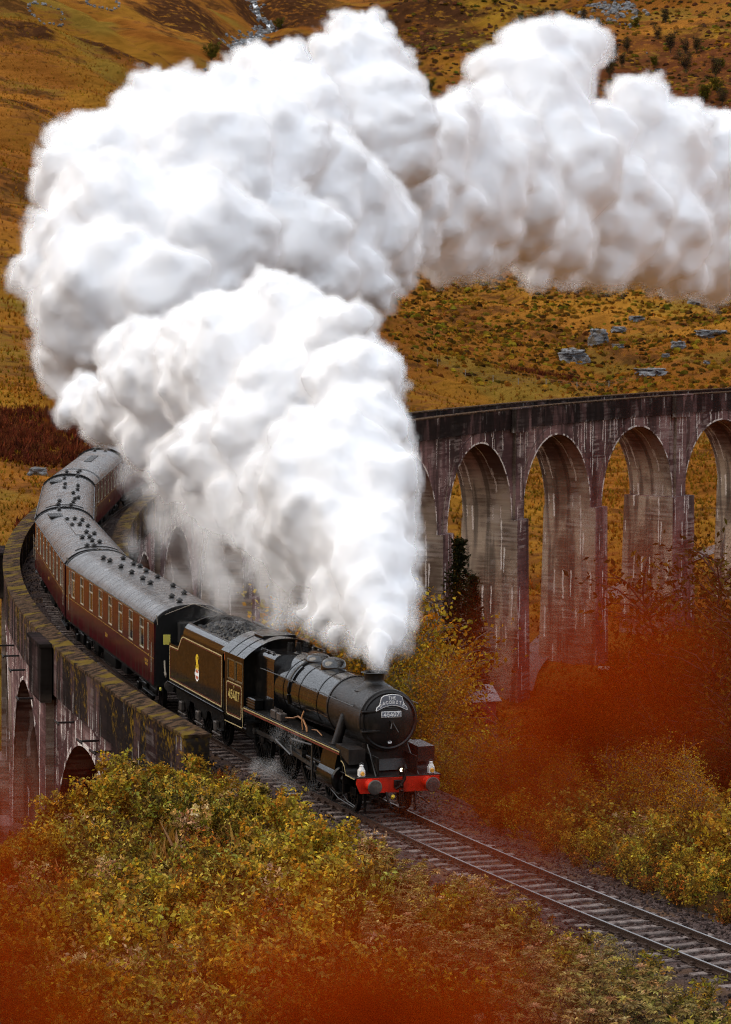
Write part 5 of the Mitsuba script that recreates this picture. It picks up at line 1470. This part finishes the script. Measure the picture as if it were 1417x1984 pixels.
    rocks = [(43.7, 665, 2.9, 1.9, 'largest grey rock outcrop on the slope above the far parapet'), (50.9, 690, 2.1, 2.6, 'tall narrow grey outcrop on the slope, up and beyond the largest one'), (59, 647, 3.2, 1.1, 'long low grey slab just above the far parapet'), (66.6, 671, 1.4, 1.3, 'small grey boulder on the slope above the long slab'), (76, 692, 3.0, 1.0, 'flat grey slab near the edge of the steam on the slope'), (63.3, 665, .9, .6, 'small grey stone beside the small boulder on the slope'), (76.1, 732, 1.3, 1.0, 'grey stone right under the steam on the slope'), (61.2, 712, 1.5, .9, 'grey stone high above the largest outcrop'), (56.5, 704, 1.8, .8, 'low grey stone between the outcrops on the slope'), (54, 676, 1.2, .6, 'low grey stone beside the tall narrow outcrop'), (71, 655, .7, .5, 'small pale stone near the flat slab'), (-31.4, 299, .9, .5, 'pale boulder in the yellow grass behind the carriages')]
    for i, (u, w, a, b, lab) in enumerate(rocks):
        xy = uw(u, w)
        key = number('rock_outcrop')
        scene[key] = {**mikit.ply(mv(rock(i, a, a * .9, b), rz=i * 1.1), 'rock', smooth=18), 'to_world': T().translate([float(xy[0]), float(xy[1]), float(land(xy)) + b * .1])}
        tag(key, lab, 'rock', 'grey rocks on the moor')
    S_ = []
    for w in np.arange(940, 1345, 2.2):
        for q in range(3):
            S_.append((stream_line(w) + g.normal(0, 2.0), w + g.uniform(-2, 2), g.uniform(.35, 1.3)))
    for a, b in ((-97, 948), (-89, 1053), (-112, 1000)):
        for q in range(26):
            t = q * .242
            S_.append((a + 5.2 * math.cos(t) + g.normal(0, .3), b + 9 * math.sin(t) + g.normal(0, .5), g.uniform(.3, .8)))
    for q in range(130):
        S_.append((92 + g.normal(0, 6), 1200 + g.normal(0, 22), g.uniform(.4, 1.6)))
    bs = trimesh.creation.icosahedron()
    S_ = np.array(S_); xy = uw(S_[:, 0], S_[:, 1]); z = land(xy); n = len(S_)
    P = np.asarray(bs.vertices)[None] * S_[:, 2][:, None, None] * g.uniform(.6, 1.3, (n, 1, 3)) * (1 + g.uniform(-.25, .25, (n, 12, 1))) + np.c_[xy, z + .15][:, None]
    scene['stream_stones'] = mikit.ply(TM(P.reshape(-1, 3), (np.asarray(bs.faces)[None] + (np.arange(n) * 12)[:, None, None]).reshape(-1, 3)), 'rock')
    tag('stream_stones', 'pale stones strewn along the mountain stream and screes', 'stones', kind='stuff')
    w = np.arange(930, 1350, 3.0)
    V = []
    for q, sgn in ((0, -1), (0, 1)):
        xy = uw(stream_line(w) + sgn * 1.0, w)
        V.append(np.c_[xy, land(xy) + .22])
    n = len(w); V = np.stack(V, 1).reshape(-1, 3); e = np.arange(n - 1) * 2
    scene['stream'] = mikit.ply(TM(V, np.c_[e, e + 1, e + 3, e + 2]), 'stream_water')
    tag('stream', 'white mountain stream tumbling down the moor', kind='structure')
    # gravel path seen through the arches
    C = np.array([(14.2, 290), (14.9, 296), (15.8, 303), (20.5, 323), (26.3, 343), (31.9, 356), (38.7, 370), (46, 381), (60, 396)], float)
    t = np.linspace(0, len(C) - 1, 90)
    c = np.c_[np.interp(t, range(len(C)), C[:, 0]), np.interp(t, range(len(C)), C[:, 1])]
    c = ndimage.gaussian_filter1d(c, 4, axis=0, mode='nearest')
    d = np.gradient(c, axis=0); d /= np.linalg.norm(d, axis=1, keepdims=True)
    nrm = np.c_[-d[:, 1], d[:, 0]]
    off = np.array([-1.5, -.8, 0, .8, 1.5])
    xy = uw(*(c[:, None] + nrm[:, None] * off[None, :, None]).transpose(2, 0, 1))
    z = ndimage.gaussian_filter1d(land(xy).max(1), 3)[:, None] + .1 + 0 * off
    n, m = z.shape
    i = (np.arange(n - 1)[:, None] * m + np.arange(m - 1)[None]).ravel()
    mesh = TM(np.dstack([xy, z]).reshape(-1, 3), np.c_[i, i + 1, i + m + 1, i + m])
    scene['gravel_path'] = mikit.ply(mesh, 'gravel')
    tag('gravel_path', 'pale gravel path winding under the viaduct', kind='structure')
    # a wire fence along the foot of the slope
    fk = thing('wire_fence', 'thin post and wire fence along the foot of the slope', 'fence')
    F_ = np.array([(14, 622), (19.5, 620), (25, 620), (30, 620), (35.5, 620), (42, 626), (49, 634), (57, 640)])
    xy = uw(F_[:, 0], F_[:, 1]); z = land(xy)
    for a, zz in zip(xy, z):
        obj('post', bev(a[0] - .07, a[0] + .07, a[1] - .07, a[1] + .07, zz - .3, zz + 1.3, .02), 'fence_wood', fk)
    for hz in (.5, .85, 1.2):
        obj('wire', tube(np.c_[xy, z + hz], .012, 3), 'steel', fk)


def rock_col(p, n, uv):
    g = fbm(p.x * .9, p.y * .9, p.z * 2.6, 4)
    c = mix(mi.Color3f(.04, .042, .047), mi.Color3f(.20, .205, .215), smoothstep(.35, .65, g))
    return mix(c, mi.Color3f(.10, .06, .02), smoothstep(.56, .7, fbm(p.x * .5, p.y * .5, p.z * .5, 3)) * .8)


mat('rock', proc(rock_col), .7)
mat('stream_water', proc(lambda p, n, uv: mix(mi.Color3f(.05, .055, .06), mi.Color3f(.75, .77, .8), smoothstep(.45, .62, fbm(p.x * .8, p.y * .8, 3)))), .2)
mat('gravel', proc(lambda p, n, uv: mix(mi.Color3f(.085, .068, .06), mi.Color3f(.15, .12, .11), fbm(p.x * 1.5, p.y * 1.5, 1, 4))), .9)
mat('fence_wood', (.20, .17, .14), .8)
hill_cover()


def shed():
    s = thing('lineside_shed', 'small red shed with a grey sheet roof at the foot of a viaduct pier', 'shed')
    p = uw(7.9, 266)
    zz = -24.3
    M = T().translate([float(p[0]), float(p[1]), zz]).rotate([0, 0, 1], math.degrees(YAW) - 68)
    P = pm(M)
    P('wall', cat(bev(-3.0, 3.0, -1.7, 1.7, 0, 2.2, .02), prism([(-1.7, 2.2), (1.7, 2.2), (0, 3.1)], -2.98, 2.98, 'yz')), 'shed_red', s)
    P('plinth', bev(-3.1, 3.1, -1.8, 1.8, -3.2, -.005, .03), 'concrete', s)
    for sy in (-1, 1):
        P('roof_sheet', prism([(sy * 2.05, 1.98), (0, 3.13), (0, 3.19), (sy * 2.05, 2.04)], -3.35, 3.35, 'yz'), 'shed_roof', s)
        P('barge_board', prism([(sy * 2.08, 1.84), (0, 3.0), (0, 3.12), (sy * 2.08, 1.965)], 3.30, 3.37, 'yz'), 'shed_red', s)
    P('door', bev(3.0, 3.04, -.45, .45, .05, 1.95, .01), 'shed_door', s)
    k = number('fallen_log')
    a, b = uw(22.6, 300), uw(25.8, 299)
    scene[k] = mikit.ply(tube([[*a, float(land(a)) + .5], [*((a + b) / 2), float(land((a + b) / 2)) + .6], [*b, float(land(b)) + .35]], [.26, .22, .16], 8), 'pale_wood', smooth=40)
    tag(k, 'pale fallen log lying among bushes at the pier foot', 'log')


mat('shed_red', (.28, .035, .025), .6)
mat('shed_roof', (.42, .36, .36), .4, metallic=.3)
mat('shed_door', (.12, .03, .025), .6)
mat('pale_wood', (.55, .48, .38), .7)
shed()
# ---------------------------------------------------------------- red-leaved saplings right before the viewpoint, far out of focus
def near_saplings():
    g = np.random.default_rng(314)
    leaf_bsdf('red_leaf', .55)
    # clusters of leaves: side, ahead, height above the rails, spread, number of leaves
    for i, (lab, cl) in enumerate(NEAR_SAPLINGS):
        k = thing('red_leaved_sapling', lab, 'sapling', 'blurred saplings close to the viewpoint')
        P, stems = [], []
        u0, w0 = np.mean([c[0] for c in cl]), np.mean([c[1] for c in cl])
        root = uw(u0, w0); rz = float(land(root))
        for u, w, z, sp, n in cl:
            c = np.array([*uw(u, w), z])
            p = c + g.normal(size=(int(n), 3)) * [sp * .55, sp * .55, sp]
            P.append(p)
            fork = np.array([*root, z - .35])
            stems.append(tube([[*root, rz - .05], fork * [1, 1, 1], (fork + c) / 2 + [0, 0, .0], c - [0, 0, sp * .6]], [.004, .003, .002, .0012], 5))
        P = np.vstack(P)
        v, f, c = leaves(P, g.normal(size=P.shape) * .7 + [0, 0, .7], g.uniform(.010, .017, len(P)), palette(NEAR_COLS, len(P), g, .2), g, 1.5)
        obj('foliage', mikit.ply(TM(v, f), 'red_leaf', color=c), None, k, kind='stuff')
        obj('stem', cat(*stems), 'stem_brown', k)


NEAR_COLS = [(.42, .045, .002), (.34, .030, .0015), (.52, .085, .0025), (.28, .022, .0015)]
NEAR_SAPLINGS = [
    ('blurred red sapling nearest the lens, over the lower left of the view', [(-.090, .72, 15.985, .016, 46), (-.085, .73, 15.950, .020, 190), (-.056, .72, 15.932, .015, 90)]),
    ('blurred red sapling over the middle of the bottom edge', [(.002, .70, 15.957, .013, 190), (.020, .70, 15.948, .017, 170), (-.022, .71, 15.945, .016, 110)]),
    ('blurred orange red sapling over the trees beyond the line', [(.052, .72, 16.028, .014, 84), (.036, .73, 16.017, .012, 54), (.074, .73, 16.038, .016, 54)]),
]
near_saplings()
# ---------------------------------------------------------------- steam
# billows of the plume: x, y, z, radius in metres, along the line behind the engine
BILLOWS = np.array([[float(v) for v in q.split(',')] for q in (
    '-2.7,1.0,4.1,0.15;-9.6,2.9,5.7,0.99;-12.1,3.7,6.6,1.40;-15.1,4.4,7.3,1.61;-7.5,2.5,5.0,0.63;-6.6,3.4,5.7,0.59;-7.5,4.0,6.7,0.66;-10.7,2.8,5.1,0.55;'
    '-5.1,1.6,4.7,0.40;-5.2,2.7,5.1,0.43;-16.3,4.2,6.2,1.06;-13.2,3.5,5.9,0.75;-16.3,3.9,5.4,0.62;-10.9,2.3,4.6,0.39;-7.4,1.9,4.5,0.38;-5.2,1.4,4.4,0.28;'
    '-4.1,2.1,4.5,0.27;-9.1,2.1,4.5,0.35;-58.7,11.5,10.7,1.24;-57.4,11.8,9.8,1.18;-45.0,7.6,9.9,0.86;-44.7,6.8,9.2,0.47;-8.6,2.5,5.0,0.57;-6.4,2.0,4.7,0.40;'
    '-4.5,2.4,4.9,0.40;-5.6,3.0,5.5,0.53;-18.4,4.3,6.4,0.87;-21.5,4.9,6.5,0.81;-3.1,1.2,4.4,0.25;-3.5,1.4,4.7,0.42;-4.5,1.8,5.0,0.64;-6.0,2.3,5.5,0.96;'
    '-7.4,2.9,6.3,1.23;-7.8,3.4,7.0,1.04;-9.5,3.4,6.9,1.41;-12.1,3.9,8.3,2.47;-11.0,3.7,7.5,2.12;-9.7,4.5,8.8,1.00;-8.7,4.0,7.7,0.88;-14.5,3.4,7.4,1.26;'
    '-14.3,4.2,9.3,1.59;-15.5,6.4,10.0,1.63;-15.2,7.1,10.3,0.86;-19.3,8.0,11.4,1.69;-18.2,8.2,11.6,0.79;-23.4,9.2,12.9,1.33;-22.2,9.4,13.6,0.66;-24.5,9.4,13.7,0.63;'
    '-25.5,9.2,12.2,1.69;-27.9,9.3,13.6,1.43;-30.1,9.4,14.4,0.87;-30.2,8.6,11.5,3.11;-24.9,7.9,10.6,2.23;-32.7,8.0,12.0,2.17;-36.1,7.8,11.2,2.23;-24.3,6.5,9.5,1.66;'
    '-26.7,6.1,8.6,1.69;-39.3,7.8,10.1,1.76;-41.6,7.5,9.3,1.31;-43.8,7.5,9.2,0.86;-37.1,7.6,8.7,1.43;-32.9,7.0,8.0,1.18;-40.5,7.9,11.7,1.36;-28.5,6.7,7.0,1.43;'
    '-24.3,6.1,6.9,1.29;-33.8,7.2,7.1,0.90;-20.2,5.5,8.1,1.42;-38.9,8.3,7.8,0.83;-55.7,11.2,12.3,1.87;-58.0,10.9,11.3,1.00;-55.4,12.3,14.2,3.04;-53.3,14.0,13.3,2.78;'
    '-60.1,11.5,13.6,1.20;-64.6,11.7,14.9,0.69;-63.4,11.9,14.8,0.88;-63.9,13.4,16.3,1.73;-62.8,15.9,17.0,3.46;-70.6,16.3,19.6,1.86;-70.9,15.5,18.6,1.03;-73.0,18.6,21.0,1.97;'
    '-73.7,17.2,21.5,1.00;-74.0,21.3,21.9,2.13;-77.5,23.8,23.9,1.42;-78.0,25.0,24.4,1.15;-77.7,23.3,24.2,1.04;-78.2,26.7,23.2,1.94;-70.8,23.1,20.0,3.95;-61.1,19.2,16.1,3.70;'
    '-74.3,27.5,21.0,4.07;-86.4,33.3,25.7,1.82;-86.8,32.5,26.0,1.05;-87.6,35.7,26.4,1.54;-82.7,33.6,23.3,3.17;-90.3,39.6,27.3,1.45;-91.7,41.5,28.6,1.47;-92.2,42.9,28.8,1.23;'
    '-91.3,42.1,27.1,2.30;-92.3,44.6,26.9,1.39;-93.7,46.0,25.5,1.56;-107.4,53.5,20.2,2.37;-105.9,54.0,23.4,2.36;-108.4,57.0,24.6,1.78;-111.7,59.6,25.4,1.26;-97.4,48.2,22.4,1.98;'
    '-96.8,48.8,19.4,1.98;-96.4,48.1,16.8,1.66;-95.0,45.4,24.1,1.89;-106.3,53.7,21.2,2.70;-105.9,51.6,17.8,2.01;-90.0,41.5,22.8,4.26;-77.3,32.4,18.9,3.92;-96.3,46.6,20.6,2.86;'
    '-68.4,27.3,16.1,2.90;-78.1,35.3,17.5,3.40;-80.8,38.5,15.9,2.32;-74.1,33.7,14.8,1.71;-67.4,29.1,14.6,1.58;-73.5,34.8,13.9,1.05;-107.3,54.2,22.3,2.54;-108.7,55.3,18.9,3.42;'
    '-111.9,58.8,23.5,2.44;-114.0,60.7,20.4,4.60;-112.8,60.1,16.6,2.47;-119.6,66.0,23.5,3.29;-120.7,67.5,19.2,4.42;-132.1,73.5,29.0,2.41;-132.5,72.7,29.8,1.55;-134.7,77.8,30.8,2.45;'
    '-135.2,76.8,31.8,1.42;-136.3,81.4,31.4,2.24;-136.0,80.1,32.8,1.27;-136.5,83.4,31.7,1.28;-133.9,79.2,29.3,2.37;-131.0,75.4,27.5,3.50;-127.1,69.5,26.8,1.89;-130.1,76.3,22.1,5.05;'
    '-128.1,74.9,17.4,3.47;-137.3,84.0,19.5,5.67;-139.3,85.5,24.9,2.86;-142.7,90.7,27.5,2.16;-143.8,93.1,28.5,1.51;-144.1,94.1,23.9,4.63;-142.2,92.1,18.0,4.81;-146.8,98.1,26.6,1.97;'
    '-150.0,102.2,21.6,5.67;-152.5,104.6,25.2,2.29;-149.4,102.4,16.4,3.92;-134.7,84.0,15.5,2.41;-144.3,96.4,14.7,2.34;-159.3,112.7,20.1,6.86;-167.4,123.5,18.9,7.16;-161.0,114.8,24.7,2.76;'
    '-119.0,65.8,15.9,1.64;-111.6,57.9,16.2,1.74;-129.4,76.5,14.9,1.36;-149.8,103.2,12.9,1.49;-126.4,73.1,14.0,0.61;-130.7,78.1,14.1,0.70').split(';')])
# thin drifting steam: x, y, z, radius, thickness
WISPS = np.array([[float(v) for v in q.split(',')] for q in (
    '-10.6,2.2,3.8,0.18,6.50;-10.9,2.3,4.1,0.28,5.20;-11.4,2.4,4.4,0.46,3.25;-12.4,2.6,4.8,0.66,2.08;-13.5,2.7,5.2,0.86,1.30;-15.6,3.0,5.5,1.19,0.78;-14.4,3.3,5.9,1.17,0.78;-17.8,3.1,5.9,1.38,0.65;'
    '-18.0,2.5,5.1,1.30,0.45;-24.8,4.7,5.8,1.38,0.65;-30.8,6.2,5.8,1.46,0.59;-37.8,7.9,6.2,1.44,0.65;-34.8,7.4,7.3,1.41,0.65;-22.6,4.8,6.5,1.63,0.65;-42.8,9.2,6.7,1.28,0.78;-19.2,2.2,4.1,1.05,0.52;'
    '-16.0,2.0,4.3,0.93,0.59;-13.6,2.3,4.2,0.66,0.45;-11.2,3.0,6.1,0.98,0.45;-37.8,7.7,4.6,1.23,0.39;-30.7,6.1,4.3,1.36,0.39;-12.5,2.5,5.1,0.82,2.86;-16.5,3.5,5.4,1.03,2.21;-19.6,4.1,5.6,1.14,1.95;'
    '-23.7,4.9,5.8,1.19,1.56;-9.7,2.5,4.6,0.64,2.60;-12.2,3.2,5.5,0.82,2.86;-13.0,2.4,4.4,0.58,1.56;-30.7,6.5,6.0,1.17,1.17;-19.0,2.7,4.8,0.87,0.91;-16.1,4.1,4.7,1.03,0.52;-27.5,6.3,7.0,1.51,0.65;'
    '-20.4,4.8,6.9,1.60,0.65;-5.3,-0.5,1.7,0.37,0.72;-4.1,-0.5,1.6,0.39,0.59;-6.9,-0.3,1.6,0.34,0.39;-6.4,-0.8,0.6,0.40,0.78;-4.8,-0.9,0.6,0.48,0.72;-3.1,-0.8,0.6,0.36,0.59;-7.5,-0.7,0.5,0.34,0.52;'
    '-139.1,86.3,26.5,1.22,0.39').split(';')])


def sub_puffs(parents, n, lo, hi, out, g):
    """Smaller puffs sitting on the surface of larger ones."""
    d = g.normal(size=(len(parents), n, 3)); d /= np.linalg.norm(d, axis=-1, keepdims=True)
    k = g.uniform(lo, hi, (len(parents), n))
    c = parents[:, None, :3] + d * (parents[:, None, 3] * (out - k * .55))[..., None]
    return np.concatenate([c, (parents[:, None, 3] * k)[..., None]], -1).reshape(-1, 4)


def value_noise(shape, cell, g, lattice):
    """Smooth noise over a voxel grid, one lattice knot every `cell` voxels."""
    n = [int(math.ceil(q / cell)) + 3 for q in shape]
    a = g.random(n).astype(np.float32) * 2 - 1
    z = ndimage.zoom(a, [(cell)] * 3, order=2, mode='nearest', grid_mode=True)
    o = int(cell)
    return z[o:o + shape[0], o:o + shape[1], o:o + shape[2]]


def surface_net(sd, level):
    """Triangles of the surface sd = level on a grid (naive surface nets); vertices in voxel units."""
    a = sd - level
    ins = a < 0
    c = [ins[i:ins.shape[0] - 1 + i, j:ins.shape[1] - 1 + j, k:ins.shape[2] - 1 + k] for i in (0, 1) for j in (0, 1) for k in (0, 1)]
    cnt = np.sum(np.array(c, np.int8), 0)
    cells = (cnt > 0) & (cnt < 8)
    idx = np.full(cells.shape, -1, np.int64)
    ii = np.argwhere(cells)
    idx[cells] = np.arange(len(ii))
    acc, w = np.zeros((len(ii), 3)), np.zeros(len(ii))
    off = np.array([[i, j, k] for i in (0, 1) for j in (0, 1) for k in (0, 1)])
    val = np.stack([a[ii[:, 0] + o[0], ii[:, 1] + o[1], ii[:, 2] + o[2]] for o in off], 1)
    for p in range(8):
        for q in range(p + 1, 8):
            if np.abs(off[p] - off[q]).sum() == 1:
                m = (val[:, p] < 0) != (val[:, q] < 0)
                t = np.where(m, val[:, p] / np.where(m, val[:, p] - val[:, q], 1), 0)
                acc += m[:, None] * (off[p] + t[:, None] * (off[q] - off[p])); w += m
    v = ii + acc / w[:, None]
    F = []
    for ax in range(3):
        e = np.argwhere(np.diff(ins.astype(np.int8), axis=ax) != 0)
        b, d = [k for k in range(3) if k != ax]
        e = e[(e[:, b] > 0) & (e[:, d] > 0) & (e[:, b] < cells.shape[b]) & (e[:, d] < cells.shape[d])]
        eb, ed = np.eye(3, dtype=int)[b], np.eye(3, dtype=int)[d]
        q = [idx[tuple((e - x).T)] for x in (0 * eb, eb, eb + ed, ed)]
        q = np.stack(q, 1)
        up = ins[tuple(e.T)]
        if ax == 1:
            up = ~up
        q = np.where(up[:, None], q, q[:, ::-1])
        F.append(q[(q >= 0).all(1)])
    return TM(v, np.vstack(F))


def steam():
    plume = thing('steam_plume', 'huge billowing white steam plume trailing from the engine chimney back over the train and viaduct', 'steam')
    g = np.random.default_rng(11)
    L2 = sub_puffs(BILLOWS, 26, .22, .42, .94, g)
    L3 = sub_puffs(L2[g.random(len(L2)) < .8], 12, .25, .45, .98, g)
    puffs = np.vstack([BILLOWS * [1, 1, 1, .93], L2, L3])
    # three neighbouring bodies of air, each with a grid as fine as its distance asks for
    for u0, u1, w0, w1, z0, z1, h, depth, dens, edge in STEAM_BOXES:
        nu, nw, nz = int((u1 - u0) / h), int((w1 - w0) / (h * 1.3)), int((z1 - z0) / h)
        hw = (w1 - w0) / nw; hu = (u1 - u0) / nu; hz = (z1 - z0) / nz
        gu, gw, gz = (np.arange(n) + .5 for n in (nu, nw, nz))
        gu, gw, gz = u0 + gu * hu, w0 + gw * hw, z0 + gz * hz
        sd = np.full((nz, nw, nu), 3.0, np.float32)
        rel = puffs[:, :2] - CAM[:2]
        pu, pw, pz, pr = rel @ RH, rel @ FH, puffs[:, 2], puffs[:, 3]
        for a, b, c, r in zip(pu, pw, pz, pr):
            m = r + 2.0
            i0, i1 = np.searchsorted(gu, [a - m, a + m]); j0, j1 = np.searchsorted(gw, [b - m, b + m]); k0, k1 = np.searchsorted(gz, [c - m, c + m])
            if i0 == i1 or j0 == j1 or k0 == k1:
                continue
            d = np.sqrt((gz[k0:k1, None, None] - c) ** 2 + (gw[None, j0:j1, None] - b) ** 2 + (gu[None, None, i0:i1] - a) ** 2) - r
            s = sd[k0:k1, j0:j1, i0:i1]
            np.minimum(s, d.astype(np.float32), out=s)
        sd = ndimage.gaussian_filter(sd, .6)
        sh = sd.shape
        n1 = value_noise(sh, 12, g, None); n2 = value_noise(sh, 6, g, None); n3 = value_noise(sh, 3, g, None)
        bil = .30 * np.abs(n1) + .34 * np.abs(n2) + .30 * np.abs(n3)
        sd = sd - h * 5.6 * (bil - .22)
        wall = np.minimum(gw - w0, w1 - gw)          # the bodies keep clear of each other
        sd = np.maximum(sd, (edge - wall)[None, :, None].astype(np.float32))
        dn = np.clip(-sd / depth + .45, 0, 1)
        dn = dn * dn * (3 - 2 * dn)
        tex = np.clip(.5 + .9 * n1 + .7 * n2 + .35 * n3, 0, 1.6)
        thin = np.zeros(sh, np.float32)
        for a, b, c, r, k in zip((WISPS[:, :2] - CAM[:2]) @ RH, (WISPS[:, :2] - CAM[:2]) @ FH, WISPS[:, 2], WISPS[:, 3], WISPS[:, 4]):
            i0, i1 = np.searchsorted(gu, [a - r, a + r]); j0, j1 = np.searchsorted(gw, [b - r, b + r]); k0, k1 = np.searchsorted(gz, [c - r, c + r])
            if i0 == i1 or j0 == j1 or k0 == k1:
                continue
            d = np.sqrt((gz[k0:k1, None, None] - c) ** 2 + (gw[None, j0:j1, None] - b) ** 2 + (gu[None, None, i0:i1] - a) ** 2) / r
            thin[k0:k1, j0:j1, i0:i1] += (k * np.clip(1 - d, 0, 1) ** 1.0).astype(np.float32)
        grid = np.minimum(dens * dn + thin * tex ** 2 * 2.2, dens)
        grid *= np.clip((wall - edge) / .5, 0, 1)[None, :, None]
        grid = grid.astype(np.float32)
        grid[0] = grid[-1] = 0
        core = surface_net(np.pad(ndimage.gaussian_filter(sd, .9), 1, constant_values=3.0)[::1], -depth * STEAM_CORE)
        v = np.asarray(core.vertices) - 1
        xy = uw(u0 + (v[:, 2] + .5) * hu, w0 + (v[:, 1] + .5) * hw)
        core = trimesh.Trimesh(np.c_[xy, z0 + (v[:, 0] + .5) * hz], np.asarray(core.faces)[:, ::STEAM_FLIP], process=False)
        if core.volume < 0:
            core.invert()
        print('steam core', len(core.faces), sh, float(grid.max()))
        obj('billow', core, 'steam_white', plume, smooth=True)
        c = uw((u0 + u1) / 2, (w0 + w1) / 2)
        M = np.eye(4)
        M[:2, 0] = RH * (u1 - u0) / 2; M[:2, 1] = FH * (w1 - w0) / 2; M[2, 2] = (z1 - z0) / 2
        M[:3, 3] = [*c, (z0 + z1) / 2]
        G = np.eye(4)   # the grid's unit cube
        G[:3, 0] = M[:3, 0] * 2; G[:3, 1] = M[:3, 1] * 2; G[:3, 2] = M[:3, 2] * 2
        G[:3, 3] = M[:3, 3] - M[:3, 0] - M[:3, 1] - M[:3, 2]
        top = float(grid.max())
        # the body of air that holds the vapour: the convex hull of all that the grid fills
        k = 4
        full = np.pad(grid, [(0, -n % k) for n in grid.shape])
        c8 = np.argwhere(full.reshape(full.shape[0] // k, k, full.shape[1] // k, k, full.shape[2] // k, k).max((1, 3, 5)) > top * .002)
        c8 = (c8[:, None] + np.array([[i, j, l] for i in (-.3, 1.3) for j in (-.1, 1.1) for l in (-.3, 1.3)])).reshape(-1, 3) * k
        wrap = hull(np.c_[uw(u0 + c8[:, 2] * hu, w0 + c8[:, 1] * hw), z0 + c8[:, 0] * hz])
        if wrap.volume < 0:
            wrap.invert()
        med = dict(type='heterogeneous', albedo=0.995, scale=top,
                   sigma_t=dict(type='gridvolume', grid=mi.VolumeGrid(np.ascontiguousarray((grid / top)[..., None].astype(np.float32))), to_world=T(G.tolist()), filter_type='trilinear'),
                   phase=dict(type='hg', g=0.2))
        obj('vapour', {**mikit.ply(wrap), 'bsdf': dict(type='null'), 'interior': med}, None, plume)


STEAM_BOXES = [(-16.0, 10.0, 86.0, 132.9, -0.6, 25.0, .115, .26, 3.2, 1.3), (-24.0, 9.0, 133.1, 199.8, -.6, 42.0, .18, .40, 2.4, 1.9), (-6.0, 46.0, 200.2, 300.0, 8.0, 44.0, .28, .62, 1.6, 2.8)]
STEAM_CORE, STEAM_FLIP = .40, 1
mat('steam_white', (.945, .962, .988), 1.0)
steam()
